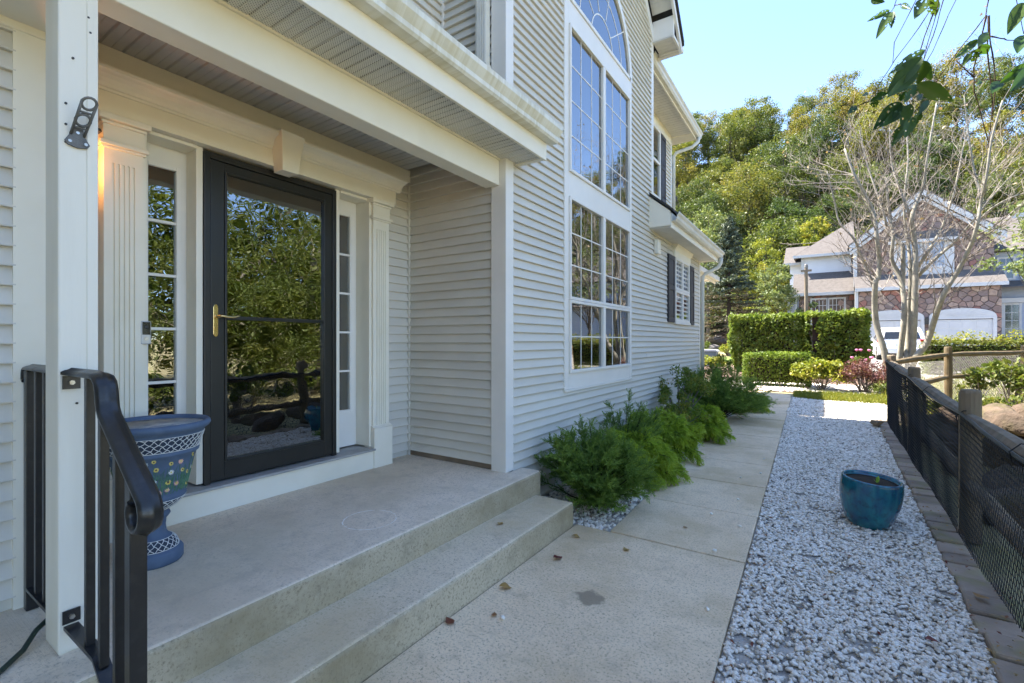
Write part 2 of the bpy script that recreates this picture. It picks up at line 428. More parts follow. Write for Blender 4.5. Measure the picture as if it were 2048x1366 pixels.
class MB:
    def __init__(s):
        s.v = []; s.f = []
    def add(s, vs, fs):
        k = len(s.v)
        s.v += [tuple(p) for p in vs]
        s.f += [tuple(i + k for i in f) for f in fs]
        return s
    def box(s, x0, x1, y0, y1, z0, z1):
        return s.add([(x0, y0, z0), (x1, y0, z0), (x1, y1, z0), (x0, y1, z0), (x0, y0, z1), (x1, y0, z1), (x1, y1, z1), (x0, y1, z1)],
                     [(0, 3, 2, 1), (4, 5, 6, 7), (0, 1, 5, 4), (1, 2, 6, 5), (2, 3, 7, 6), (3, 0, 4, 7)])
    def prism(s, poly, axis, a, b):
        """poly: 2-D points; axis 'x': (y,z), 'y': (x,z), 'z': (x,y)"""
        n = len(poly)
        def P(p, t):
            return (t, p[0], p[1]) if axis == 'x' else (p[0], t, p[1]) if axis == 'y' else (p[0], p[1], t)
        vs = [P(p, a) for p in poly] + [P(p, b) for p in poly]
        fs = [tuple(range(n))[::-1], tuple(range(n, 2 * n))]
        fs += [(i, (i + 1) % n, n + (i + 1) % n, n + i) for i in range(n)]
        return s.add(vs, fs)
    def tube(s, pts, rad, n=6, cap=True):
        pts = [Vector(p) for p in pts]
        if not hasattr(rad, '__len__'):
            rad = [rad] * len(pts)
        k0 = len(s.v)
        prev = None
        for i, p in enumerate(pts):
            d = (pts[min(i + 1, len(pts) - 1)] - pts[max(i - 1, 0)])
            d = d.normalized() if d.length > 1e-9 else Vector((0, 0, 1))
            if prev is None:
                a = d.orthogonal().normalized()
            else:
                a = prev - d * prev.dot(d)
                a = a.normalized() if a.length > 1e-6 else d.orthogonal().normalized()
            prev = a
            b = d.cross(a)
            for j in range(n):
                t = 2 * pi * j / n
                s.v.append(tuple(p + (a * cos(t) + b * sin(t)) * rad[i]))
        for i in range(len(pts) - 1):
            for j in range(n):
                s.f.append((k0 + i * n + j, k0 + i * n + (j + 1) % n, k0 + (i + 1) * n + (j + 1) % n, k0 + (i + 1) * n + j))
        if cap:
            s.f.append(tuple(k0 + j for j in range(n))[::-1])
            s.f.append(tuple(k0 + (len(pts) - 1) * n + j for j in range(n)))
        return s
    def lathe(s, prof, c, n=32, closed=False):
        k0 = len(s.v)
        for (r, z) in prof:
            for j in range(n):
                t = 2 * pi * j / n
                s.v.append((c[0] + r * cos(t), c[1] + r * sin(t), c[2] + z))
        m = len(prof)
        for i in range(m - 1 + (1 if closed else 0)):
            i2 = (i + 1) % m
            for j in range(n):
                s.f.append((k0 + i * n + j, k0 + i * n + (j + 1) % n, k0 + i2 * n + (j + 1) % n, k0 + i2 * n + j))
        if not closed:
            s.f.append(tuple(k0 + j for j in range(n))[::-1])
            s.f.append(tuple(k0 + (m - 1) * n + j for j in range(n)))
        return s
    def mesh(s, name, m, off=(0, 0, 0), smooth=False):
        me = bpy.data.meshes.new(name)
        ox, oy, oz = off
        me.from_pydata([(x - ox, y - oy, z - oz) for x, y, z in s.v], [], s.f)
        me.materials.append(m)
        if smooth:
            me.polygons.foreach_set("use_smooth", [True] * len(me.polygons))
        me.update()
        return me
    def build(s, name, m, parent=None, smooth=False, bevel=0.0, seg=2):
        b = org(parent)
        o = add_mesh(name, s.mesh(name, m, b, smooth), parent)
        if bevel:
            md = o.modifiers.new("bevel", 'BEVEL')
            md.width = bevel; md.segments = seg; md.limit_method = 'ANGLE'; md.angle_limit = radians(40)
        return o

def box(name, m, parent, x0, x1, y0, y1, z0, z1, bevel=0.0):
    return MB().box(x0, x1, y0, y1, z0, z1).build(name, m, parent, bevel=bevel)

def np_mesh(name, V, F, m, rnd=None, smooth=False):
    """V (n,3), F (k,m) equal-sided faces"""
    me = bpy.data.meshes.new(name)
    nv, nf, k = len(V), len(F), F.shape[1]
    me.vertices.add(nv)
    me.vertices.foreach_set("co", np.ascontiguousarray(V, dtype=np.float32).ravel())
    me.loops.add(nf * k)
    me.loops.foreach_set("vertex_index", np.ascontiguousarray(F, dtype=np.int32).ravel())
    me.polygons.add(nf)
    me.polygons.foreach_set("loop_start", np.arange(0, nf * k, k, dtype=np.int32))
    me.polygons.foreach_set("loop_total", np.full(nf, k, dtype=np.int32))
    me.materials.append(m)
    me.update(calc_edges=True)
    if smooth:
        me.polygons.foreach_set("use_smooth", np.ones(nf, dtype=bool))
    if rnd is not None:
        at = me.attributes.new("rnd", 'FLOAT', 'FACE')
        at.data.foreach_set("value", np.ascontiguousarray(rnd, dtype=np.float32))
    return me

def unit(a):
    return a / np.maximum(np.linalg.norm(a, axis=1, keepdims=True), 1e-9)

def leaf_geo(rng, P, size, aspect=.55, up=.5, tdir=None, tj=.6, fold=.18):
    """one folded four-cornered leaf at each point; returns V, F"""
    n = len(P)
    nrm = rng.normal(size=(n, 3)); nrm[:, 2] += up * 1.6
    nrm = unit(nrm)
    t = rng.normal(size=(n, 3))
    if tdir is not None:
        t = t * tj + tdir
    t = unit(t - nrm * (t * nrm).sum(1, keepdims=True))
    b = np.cross(nrm, t)
    s = (size * (0.6 + 0.8 * rng.random(n)))[:, None] if np.isscalar(size) else size[:, None]
    V = np.empty((n, 4, 3))
    V[:, 0] = P - t * s * .5
    V[:, 1] = P + b * s * aspect * .5 + nrm * s * fold * .5 - t * s * .05
    V[:, 2] = P + t * s * .5 - nrm * s * fold * .4
    V[:, 3] = P - b * s * aspect * .5 + nrm * s * fold * .5 - t * s * .05
    F = np.arange(n * 4).reshape(n, 4)
    return V.reshape(-1, 3), F

def leaves(name, rng, P, size, m, parent=None, rnd=None, **kw):
    V, F = leaf_geo(rng, P, size, **kw)
    r = rng.random(len(P)) if rnd is None else np.clip(rnd, 0, 1)
    b = org(parent)
    return add_mesh(name, np_mesh(name, V - np.array(b), F, m, r), parent)

def copy_tree(o, loc, rotz=0.0, scale=1.0, label=None, group=None):
    c = o.copy(); COL.objects.link(c)
    c.location = loc; c.rotation_euler = (0, 0, rotz)
    c.scale = (scale, scale, scale) if not hasattr(scale, '__len__') else scale
    if label: c["label"] = label
    if group: c["group"] = group
    for ch in list(o.children):
        d = ch.copy(); COL.objects.link(d); d.parent = c
        for g in list(ch.children):
            e = g.copy(); COL.objects.link(e); e.parent = d
    return c

CY, SY, FPX = cos(radians(33.5)), sin(radians(33.5)), 939.0
def gz(x, y):
    """height of the ground: level by the house, a gentle rise further on, then the hill"""
    t = min(max((y - 13) / 18, 0), 1)
    z = 0.5 * t * t * (3 - 2 * t)
    if y > 49:
        z += hill(x, y)
    return z
def hill(x, y):
    crest = 100 - .6 * max(x, 0) - .1 * max(-x - 20, 0)
    k = y - 49
    s = min(k, 8) ** 2 / 16 + max(k - 8, 0) if k > 0 else 0
    top = crest - 49 - 4
    if s > top:
        s = top + (s - top) * .25
    return s * .78
# ---------------------------------------------------------------- ground, path, gravel
rng = np.random.default_rng(7)
random.seed(7)

def grid_sheet(name, xs, ys, zf, m, kind='structure'):
    X, Y = np.meshgrid(xs, ys)
    Z = np.array([[zf(x, y) for x in xs] for y in ys])
    V = np.stack([X, Y, Z], -1).reshape(-1, 3)
    nx, ny = len(xs), len(ys)
    F = np.array([(j * nx + i, j * nx + i + 1, (j + 1) * nx + i + 1, (j + 1) * nx + i) for j in range(ny - 1) for i in range(nx - 1)])
    o = add_mesh(name, np_mesh(name, V, F, m, smooth=True))
    return tag(o, kind=kind)

def flat(x, y):
    t = min(max((y - 13) / 18, 0), 1)
    return 0.5 * t * t * (3 - 2 * t)
grid_sheet('ground', [-1500, -300, -120, -60, -30, -15, -8, -4, 0, 4, 8, 15, 30, 60, 120, 300, 1500],
           [-1500, -300, -60, -20, 0, 8, 13, 16, 19, 22, 25, 28, 31, 40, 50, 90, 300, 1500], lambda x, y: flat(x, y) - .035, M['earth'])
grid_sheet('hillside', np.linspace(-110, 130, 49), np.linspace(48.8, 190, 48), lambda x, y: gz(x, y) - .02, M['forest_floor'])

def xl(y): return -1.245 - .020 * y
def xr(y): return -.33 - .024 * y
def xg(y): return .55 + .022 * y

# concrete path: one slab after another, tooled joints between them
path = thing('path', (-.9, 3.3, 0), None, None); tag(path, kind='structure')
joints = [-3.0, .15, 3.29, 4.2, 5.08, 6.0, 6.9, 7.8, 8.7, 9.6, 10.5, 11.4, 12.3, 13.2]
for a, b in zip(joints[:-1], joints[1:]):
    g = .0065
    left = (lambda y: -1.578) if b <= 3.3 else xl
    if b <= 3.3:
        poly = [(-1.58, a + g), (xr(a), a + g), (xr(b), b - g), (-1.58, b - g)]
    else:
        poly = [(xl(a), a + g), (xr(a), a + g), (xr(b), b - g), (xl(b), b - g)]
    dz = random.uniform(-.002, .002)
    MB().prism(poly, 'z', -.10, dz).build('paving_slab', M['path_concrete'], path, bevel=.006)
# the bend to the left past the end of the house
MB().prism([(-3.3, 13.25), (xr(13.2), 13.21), (-.7, 14.3), (-1.5, 14.95), (-3.3, 14.95)], 'z', -.10, .0).build('paving_slab', M['path_concrete'], path, bevel=.006)
MB().prism([(-7.5, 13.25), (-3.31, 13.25), (-3.31, 14.95), (-7.5, 14.95)], 'z', -.10, .001).build('paving_slab', M['path_concrete'], path, bevel=.006)

# dark bed under the gravel
ys = np.linspace(-3, 15.2, 30)
V = []; F = []
for i, y in enumerate(ys):
    V += [(xr(y) + .003 if y < 13.2 else -.66, y, -.018), (xg(y) + .02 if y < 10.4 else 1.25, y, -.018)]
    if i: F.append((2 * i - 2, 2 * i - 1, 2 * i + 1, 2 * i))
tag(add_mesh('gravel_strip', np_mesh('gravel_strip', np.array(V), np.array(F), M['gravel_bed'])), kind='structure')
V = []; F = []
for i, y in enumerate(np.linspace(3.26, 13.25, 16)):
    V += [(-2.2, y, -.012), (xl(y) - .003, y, -.012)]
    if i: F.append((2 * i - 2, 2 * i - 1, 2 * i + 1, 2 * i))
tag(add_mesh('planting_bed', np_mesh('planting_bed', np.array(V), np.array(F), M['gravel_bed'])), kind='structure')
grid_sheet('hedge_bed', np.linspace(-7.5, 1.9, 20), np.linspace(15.0, 23.5, 16), lambda x, y: flat(x, y) - .012, M['mulch'])
grid_sheet('driveway', np.linspace(1.6, 16, 16), np.linspace(19, 37.5, 20), lambda x, y: flat(x, y) + .004, M['driveway'])

# icosahedron chips
def ico():
    t = (1 + 5 ** .5) / 2
    v = np.array([(-1, t, 0), (1, t, 0), (-1, -t, 0), (1, -t, 0), (0, -1, t), (0, 1, t), (0, -1, -t), (0, 1, -t), (t, 0, -1), (t, 0, 1), (-t, 0, -1), (-t, 0, 1)], float)
    f = np.array([(0, 11, 5), (0, 5, 1), (0, 1, 7), (0, 7, 10), (0, 10, 11), (1, 5, 9), (5, 11, 4), (11, 10, 2), (10, 7, 6), (7, 1, 8), (3, 9, 4), (3, 4, 2), (3, 2, 6), (3, 6, 8), (3, 8, 9), (4, 9, 5), (2, 4, 11), (6, 2, 10), (8, 6, 7), (9, 8, 1)])
    return unit(v), f
ICO_V, ICO_F = ico()

def chips(rng, P, size, flatz=.6):
    n = len(P)
    v = np.repeat(ICO_V[None], n, 0) * (1 + rng.normal(size=(n, 12, 1)) * .22)
    v *= np.stack([1 + rng.random(n) * .5, .75 + rng.random(n) * .35, np.full(n, flatz) + rng.random(n) * .25], 1)[:, None, :]
    a = rng.random(n) * 2 * pi
    tx = rng.normal(size=n) * .45
    ct, st = np.cos(tx)[:, None], np.sin(tx)[:, None]
    y, z = v[..., 1] * ct - v[..., 2] * st, v[..., 1] * st + v[..., 2] * ct
    x = v[..., 0]
    ca, sa = np.cos(a)[:, None], np.sin(a)[:, None]
    v = np.stack([x * ca - y * sa, x * sa + y * ca, z], -1)
    V = v * size[:, None, None] + P[:, None, :]
    F = (ICO_F[None] + (np.arange(n) * 12)[:, None, None]).reshape(-1, 3)
    return V.reshape(-1, 3), F

def gravel_points(y0, y1, dens, fx0, fx1):
    n = int((y1 - y0) * (fx1((y0 + y1) / 2) - fx0((y0 + y1) / 2)) * dens)
    y = y0 + rng.random(n) * (y1 - y0)
    x = np.array([fx0(t) + q * (fx1(t) - fx0(t)) for t, q in zip(y, rng.random(n))])
    return np.stack([x, y], 1)
bald = np.stack([rng.uniform(-.35, .6, 60), rng.uniform(1.6, 6.2, 60)], 1)
baldr = rng.uniform(.015, .055, 60)
def gravel(parts):
    VV, FF, RR, k = [], [], [], 0
    for P2, s0, s1 in parts:
        d = np.linalg.norm(P2[:, None] - bald[None], axis=2) / baldr[None]
        keep = d.min(1) > 1.0 + rng.normal(size=len(P2)) * .45
        P2 = P2[keep]
        n = len(P2)
        s = rng.uniform(s0, s1, n) * .5
        P = np.concatenate([P2, (-.011 + rng.random(n) * .010)[:, None]], 1)
        V, F = chips(rng, P, s)
        VV.append(V); FF.append(F + k); k += len(V)
        RR.append(np.repeat(np.clip(rng.beta(2.6, 1.4, n), 0, 1), 20))
    return np_mesh('gravel', np.concatenate(VV), np.concatenate(FF), M['gravel'], np.concatenate(RR))
gx0 = lambda y: xr(y) + .012
gx1 = lambda y: xg(y) + .01
far1 = lambda y: 1.15 if y > 10.6 else xg(y) + .01
g = gravel([(gravel_points(1.0, 4.2, 5600, gx0, gx1), .009, .027), (gravel_points(4.2, 7.2, 3800, gx0, gx1), .012, .028),
            (gravel_points(7.2, 10.6, 1700, gx0, gx1), .022, .038), (gravel_points(10.6, 15.0, 700, lambda y: -.6, far1), .03, .05),
            (gravel_points(-1.5, 1.0, 500, gx0, gx1), .03, .05)])
tag(add_mesh('gravel', g), label='white marble gravel chips filling the strip between path and fence', cat='gravel', kind='stuff')
g = gravel([(gravel_points(3.28, 6.5, 1500, lambda y: -2.1, lambda y: xl(y) - .01), .018, .034), (gravel_points(6.5, 13.2, 500, lambda y: -2.1, lambda y: xl(y) - .01), .03, .045)])
tag(add_mesh('bed_gravel', g), label='white gravel chips around the shrubs along the house wall', cat='gravel', kind='stuff')
n = 4200
P2 = np.stack([rng.uniform(-4.5, 1.9, n), rng.uniform(15.0, 17.5, n)], 1)
VV, FF = chips(rng, np.concatenate([P2, np.array([flat(x, y) for x, y in P2])[:, None] + .0], 1), rng.uniform(.02, .035, n))
tag(add_mesh('hedge_gravel', np_mesh('hedge_gravel', VV, FF, M['gravel'], np.repeat(rng.beta(5, 1.5, n), 20))), label='sunlit white gravel in front of the clipped hedges', cat='gravel', kind='stuff')
# a few chips kicked onto the path
for (x, y) in [(-.62, 4.55), (-.75, 4.05), (-.60, 3.35), (-.52, 3.9), (-.70, 5.3), (-1.35, 1.95), (-.50, 2.6), (-.58, 6.3), (-.55, 5.6)]:
    V, F = chips(rng, np.array([[x, y, .008]]), np.array([.012]))
    o = add_mesh('stray_stone', np_mesh('stray_stone', V, F, M['gravel'], np.full(20, .9)))
    tag(o, 'small white gravel stone lying loose on the concrete path', 'stone', 'loose stones on the path')

# worn stone edging along the fence foot
edge = thing('stone_edging', (.75, 5, 0), None, None); tag(edge, kind='structure')
y = .9
while y < 10.3:
    L = random.uniform(.17, .30)
    a, b = y + .006, y + L - .006
    j = lambda s=.014: random.uniform(-s, s)
    w = random.uniform(.17, .215)
    poly = [(xg(a) + .01 + j(), a), (xg(a) + w + j(), a + j(.008)), (xg(b) + w + j(), b), (xg(b) + .01 + j(), b + j(.008))]
    MB().prism(poly, 'z', -.06, .022 + j(.012)).build('edging_stone', M['edging'], edge, bevel=.014, seg=2)
    y += L

# thin grass strip in the sun and rougher grass by the creek
def blades(name, P, h, m, w=.008):
    n = len(P)
    a = rng.random(n) * 2 * pi
    lean = rng.normal(size=(n, 2)) * .35
    hh = h * (.5 + rng.random(n))
    dx, dy = np.cos(a) * w, np.sin(a) * w
    V = np.empty((n, 3, 3))
    V[:, 0] = P + np.stack([dx, dy, np.zeros(n)], 1)
    V[:, 1] = P - np.stack([dx, dy, np.zeros(n)], 1)
    V[:, 2] = P + np.stack([lean[:, 0] * hh, lean[:, 1] * hh, hh], 1)
    return add_mesh(name, np_mesh(name, V.reshape(-1, 3), np.arange(n * 3).reshape(n, 3), m, rng.random(n)))
n = 9000
gy = rng.uniform(13.35, 14.9, n); gxx = rng.uniform(-.62, 1.6, n)
kp = gy > 13.35 + np.maximum(0, -gxx) * .6
o = blades('grass_strip', np.stack([gxx[kp], gy[kp], np.array([flat(0, t) for t in gy[kp]]) - .02], 1), .10, M['grass'], .012)
tag(o, 'strip of short yellowish grass past the end of the gravel', 'grass', kind='stuff')

# porch slab and step
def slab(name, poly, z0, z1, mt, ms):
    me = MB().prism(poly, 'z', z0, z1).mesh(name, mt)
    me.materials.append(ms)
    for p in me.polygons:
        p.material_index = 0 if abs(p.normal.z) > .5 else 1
    o = add_mesh(name, me)
    md = o.modifiers.new("bevel", 'BEVEL'); md.width = .022; md.segments = 4; md.limit_method = 'ANGLE'
    return tag(o, kind='structure')
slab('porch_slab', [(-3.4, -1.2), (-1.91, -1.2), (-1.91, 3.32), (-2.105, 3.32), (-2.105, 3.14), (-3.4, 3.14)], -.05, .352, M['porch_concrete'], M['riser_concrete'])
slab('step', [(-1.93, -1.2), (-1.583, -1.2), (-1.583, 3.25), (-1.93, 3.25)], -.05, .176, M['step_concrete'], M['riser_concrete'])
# faint pale ring left by a pot on the porch slab
ring = MB()
cx, cyy = -2.22, 1.84
for k in range(64):
    if random.random() < .10: continue
    a0, a1 = 2 * pi * k / 64, 2 * pi * (k + 1.02) / 64
    w = random.uniform(.003, .009)
    r0 = .148 + random.uniform(-.0015, .0015)
    pts = [(cx + r * cos(a) , cyy + r * sin(a), .3535) for a, r in ((a0, r0), (a1, r0), (a1, r0 + w), (a0, r0 + w))]
    ring.add(pts, [(0, 1, 2, 3)])
o = ring.build('pot_ring_mark', mat('chalk', (.93, .90, .85), (.86, .80, .70), 30, .9))
tag(o, 'faint pale ring mark left on the porch concrete', 'mark')

# crumbs of leaf and twig blown over gravel, bed and edging
n = 900
P2 = np.stack([np.concatenate([rng.uniform(-.4, .62, 520), rng.uniform(.60, .84, 260), rng.uniform(-2.0, -1.35, 120)]), np.concatenate([rng.uniform(1.6, 9, 520), rng.uniform(2.4, 10, 260), rng.uniform(3.35, 6, 120)])], 1)
zz = np.where(P2[:, 0] > .6, .042, .012)
V, F = leaf_geo(rng, np.concatenate([P2, zz[:, None]], 1), rng.uniform(.010, .034, n), aspect=.45, up=2.0)
tag(add_mesh('leaf_litter', np_mesh('leaf_litter', V, F, M['lf_fallen'], np.clip(rng.random(n) ** 1.6, 0, 1))), 'scattered crumbs of dry leaf on gravel and edging', 'litter', kind='stuff')
# ---------------------------------------------------------------- the house
house = thing('house', (-3.0, 3.0, 0), 'pale grey clapboard house with covered porch and tall arched window', 'house')
EX = .0762

_bp = [(0, -.001), (.0225, -.001), (.0240, .0035), (.0210, .012), (.0020, EX - .006), (0, EX - .006)]
BOARD = MB().prism(_bp, 'y', 0, 1).mesh('siding_board', M['siding'])
nboard = [0]
def board(wall, facing, c, a0, a1, z):
    if a1 - a0 < .02: return
    o = bpy.data.objects.new('siding_board', BOARD)
    link(o, wall)
    b = org(wall)
    if facing == '+x':
        o.location = Vector((c, a0, z)) - b
        o.scale = (1, a1 - a0, 1)
    else:
        o.location = Vector((a0, c, z)) - b
        o.rotation_euler = (0, 0, -pi / 2)
        o.scale = (1, a1 - a0, 1)
    nboard[0] += 1
def boards_joined(name, wall, facing, c, spans):
    """spans (a0,a1,z): boards too small or hidden to pick apart"""
    mb = MB()
    for a0, a1, z in spans:
        if facing == '+x':
            mb.prism([(c + x, z + q) for x, q in _bp], 'y', a0, a1)
        else:
            mb.prism([(c - x, z + q) for x, q in _bp], 'x', a0, a1)
    return tag(mb.build(name, M['siding'], wall), kind='stuff')

WX = -2.125
# --- main gable wall (faces the path)
wall = MB().prism([(3.12, -.05), (10.2, -.05), (10.2, 3.2), (7.0, 3.2), (7.0, 5.85), (5.05, 7.8), (3.12, 5.85)], 'x', -2.7, WX).build('wall', M['siding'], house)
zs = [.03 + EX * i for i in range(101)]
far_b = []
splits = {2: 4.35, 3: 4.35, 5: 4.9, 6: 4.9, 8: 7.2, 9: 7.2, 15: 6.7, 4: 8.6, 11: 8.1, 12: 8.1}
for i, z in enumerate(zs):
    if z < .90:
        if i in splits:
            board(wall, '+x', WX, 3.20, splits[i] - .0015, z); board(wall, '+x', WX, splits[i] + .0015, 10.12, z)
        else:
            board(wall, '+x', WX, 3.20, 10.12, z)
    elif z < 3.05:
        board(wall, '+x', WX, 3.20, 4.10, z)
        if i in splits:
            board(wall, '+x', WX, 6.03, splits[i] - .0015, z); board(wall, '+x', WX, splits[i] + .0015, 10.12, z)
        else:
            board(wall, '+x', WX, 6.03, 10.12, z)
    elif z < 5.82:
        e1 = 6.92
        h0, h1 = 4.10, 6.03
        if z > 4.9:
            t = max(0, 1 - ((z - 4.80) / .97) ** 2) ** .5 * .97
            h0, h1 = 5.065 - t, 5.065 + t
        if z < 4.6:
            board(wall, '+x', WX, 3.20, h0, z)
        else:
            far_b.append((3.20, h0, z))
        board(wall, '+x', WX, h1, e1, z)
    elif z < 7.7:
        far_b.append((3.12 + z - 5.82, 6.98 - (z - 5.82), z))
boards_joined('siding_courses', wall, '+x', WX, far_b)
# corner boards
box('corner_trim', M['trim_white'], house, -2.245, -2.104, 3.088, 3.20, .352, 3.0)
box('corner_trim', M['trim_white'], house, -2.245, -2.104, 3.0885, 3.20, 3.0, 5.85)
box('corner_trim', M['trim_white'], house, -2.30, -2.105, 6.905, 7.01, 3.30, 5.85)
box('corner_trim', M['trim_white'], house, -2.6, -2.105, 10.115, 10.215, .0, 3.08)

# --- return wall of the porch (faces the door side) and the same wall above the porch roof
rwall = MB().box(-3.3, -2.13, 3.115, 3.6, .30, 5.85).build('wall', M['siding'], house)
RY = 3.115
i = 0
z = .40
while z < 2.97:
    board(rwall, '-y', RY, -3.2, -2.243, z); z += EX
z += EX * 1
spans = []
while z < 5.7:
    if z < 4.5: board(rwall, '-y', RY, -2.79, -2.243, z)
    else: spans.append((-2.79, -2.243, z))
    z += EX
boards_joined('siding_courses', rwall, '-y', RY, spans)
box('base_strip', mat('base_strip', (.22, .17, .12), (.16, .12, .08), 6, .8), house, -3.2, -2.245, 3.108, 3.114, .353, .402)

# --- door wall
MB().box(-3.8, -3.215, .40, 1.0, .30, 3.2).box(-3.8, -3.215, 2.64, 3.11, .30, 3.2).box(-3.8, -3.215, 1.0, 2.64, 2.60, 3.2).build('wall', M['siding'], house)
dwall = house.children[-1]
DX = -3.215
z = .40
while z < 2.86:
    board(dwall, '+x', DX, 2.79, 3.10, z); z += EX
boards_joined('siding_courses', dwall, '+x', DX, [(.56, .85, .40 + EX * k) for k in range(32)])
box('inside_corner_trim', M['siding'], house, -3.205, -3.185, 3.085, 3.112, .353, 2.98)
box('frieze_board', M['trim'], house, -3.2, -3.18, .56, 3.10, 2.865, 2.975)

# --- left wing (its side faces the path too)
lw = MB().prism([(-6.5, -.05), (.545, -.05), (.545, 6.3), (-2.5, 9.2), (-5.6, 6.3), (-6.5, 6.3)], 'x', -3.3, -2.655).build('wall', M['siding'], house)
z = .40
sp = []
while z < 6.2:
    if z < 2.6: board(lw, '+x', -2.655, -1.6, .46, z)
    else: sp.append((-1.6, .46, z))
    z += EX
boards_joined('siding_courses', lw, '+x', -2.655, sp)
box('corner_trim', M['trim'], house, -2.78, -2.632, .452, .556, .352, 2.62)
MB().box(-2.80, -2.626, .38, .60, 2.62, 2.90).box(-2.70, -2.62, -1.6, .3795, 2.60, 2.90).build('frieze_board', M['trim'], house, bevel=.006)

# --- wall above the porch roof
uw = MB().box(-3.6, -2.795, .30, 3.13, 3.2, 6.35).build('wall', M['siding'], house)
z = 3.43
sp = []
while z < 6.3:
    if z < 4.5: board(uw, '+x', -2.795, 1.2, 3.10, z)
    else: sp.append((.56, 3.10, z))
    z += EX
boards_joined('siding_courses', uw, '+x', -2.795, sp)
box('inside_corner_trim', M['trim_white'], house, -2.788, -2.768, 3.085, 3.112, 3.45, 5.8)

# --- porch roof: ceiling, beam, soffit, fascia, gutter
proof = MB().add([(-1.84, .25, 3.06), (-1.84, 3.29, 3.06), (-2.80, 3.29, 3.72), (-2.80, .25, 3.72), (-1.84, .25, 3.10), (-1.84, 3.29, 3.10), (-2.80, 3.29, 3.76), (-2.80, .25, 3.76)],
                 [(0, 1, 2, 3), (7, 6, 5, 4), (0, 4, 5, 1), (1, 5, 6, 2), (2, 6, 7, 3), (3, 7, 4, 0)]).build('porch_roof', M['shingle'], house)
CEIL = MB().prism([(-.047, 0), (-.043, .006), (.043, .006), (.047, 0), (.0505, -.001), (.0505, .016), (-.0505, .016), (-.0505, -.001)][::-1], 'x', 0, 1)
CEIL = MB().prism([(.002, .010), (.008, 0), (.046, 0), (.050, .004), (.054, 0), (.092, 0), (.098, .010), (.1005, .010), (.1005, .018), (-.0005, .018), (-.0005, .010)], 'x', 0, 1)
ceil_me = CEIL.mesh('ceiling_panel', M['vinyl_soffit'])
perf_me = CEIL.mesh('soffit_panel', M['perforated'])
y = .56
while y < 3.05:
    o = add_mesh('ceiling_panel', ceil_me, proof, (-3.2, y, 2.978)); o.scale = (.94, 1, 1); y += .1005
y = .30
while y < 3.24:
    o = add_mesh('soffit_panel', perf_me, proof, (-2.165, y, 2.862)); o.scale = (.295, 1, 1); y += .1005
beam = box('porch_beam', M['trim'], house, -2.30, -2.165, .30, 3.087, 2.652, 2.99, bevel=.006)
box('soffit_channel', M['trim'], proof, -2.164, -2.148, .30, 3.25, 2.852, 2.866)
box('soffit_end_trim', M['trim'], proof, -2.165, -1.866, 3.245, 3.29, 2.856, 2.90)
fascia = box('fascia', M['trim'], house, -1.868, -1.846, .25, 3.292, 2.85, 3.06, bevel=.003)
prof = [(-1.845, 2.985), (-1.775, 2.985), (-1.762, 3.0), (-1.762, 3.028), (-1.745, 3.05), (-1.728, 3.075), (-1.726, 3.105), (-1.738, 3.105), (-1.738, 3.098), (-1.731, 3.098), (-1.733, 3.077), (-1.749, 3.054), (-1.766, 3.03), (-1.766, 3.004), (-1.777, 2.99), (-1.841, 2.99), (-1.841, 3.10), (-1.845, 3.10)]
gut = MB().prism(prof, 'y', .05, 3.34).build('gutter', M['gutter'], house)
MB().prism([(-1.844, 2.986), (-1.776, 2.986), (-1.763, 3.0), (-1.763, 3.028), (-1.746, 3.05), (-1.729, 3.075), (-1.727, 3.104), (-1.844, 3.104)], 'y', 3.341, 3.344).build('end_cap', M['gutter_white'], gut)
for yy in (.9, 1.7, 2.45, 3.05):
    box('hanger', M['gutter_white'], gut, -1.842, -1.730, yy, yy + .02, 3.100, 3.107)

# porch post with its corner strip
post = box('porch_post', M['post_paint'], house, -2.27, -2.12, .468, .568, .354, 2.652, bevel=.006)
box('corner_strip', M['post_paint'], post, -2.14, -2.116, .541, .571, .36, 2.651, bevel=.002)
box('post_foot', M['trim'], post, -2.266, -2.1235, .4715, .5645, .352, .3545)
for (yy, zz) in [(.487, 2.20), (.487, 2.13), (.487, 2.07), (.515, 1.19), (.505, 2.36), (.545, 2.52), (.55, 2.47)]:
    MB().tube([(-2.121, yy, zz), (-2.1155, yy, zz)], .0038, 8).build('nail_hole', M['lamp_iron'], post)
# return beam from the post to the left wing
box('return_beam', M['trim'], house, -2.628, -2.271, .30, .572, 2.653, 2.985)

# downspout above the porch
ds = MB()
pf = [(-2.365, 3.03), (-2.26, 3.03), (-2.26, 3.088), (-2.365, 3.088)]
w = .105 / 9
pf = [(-2.365, 3.088), (-2.365, 3.032)]
for k in range(1, 9):
    pf.append((-2.365 + w * k, 3.032 if k % 2 else 3.026))
pf += [(-2.26, 3.032), (-2.26, 3.088)]
ds.prism(pf, 'z', 3.40, 5.9)
dso = ds.build('downspout', M['gutter_white'], house)
box('strap', M['gutter_white'], dso, -2.375, -2.25, 3.022, 3.089, 3.62, 3.64)

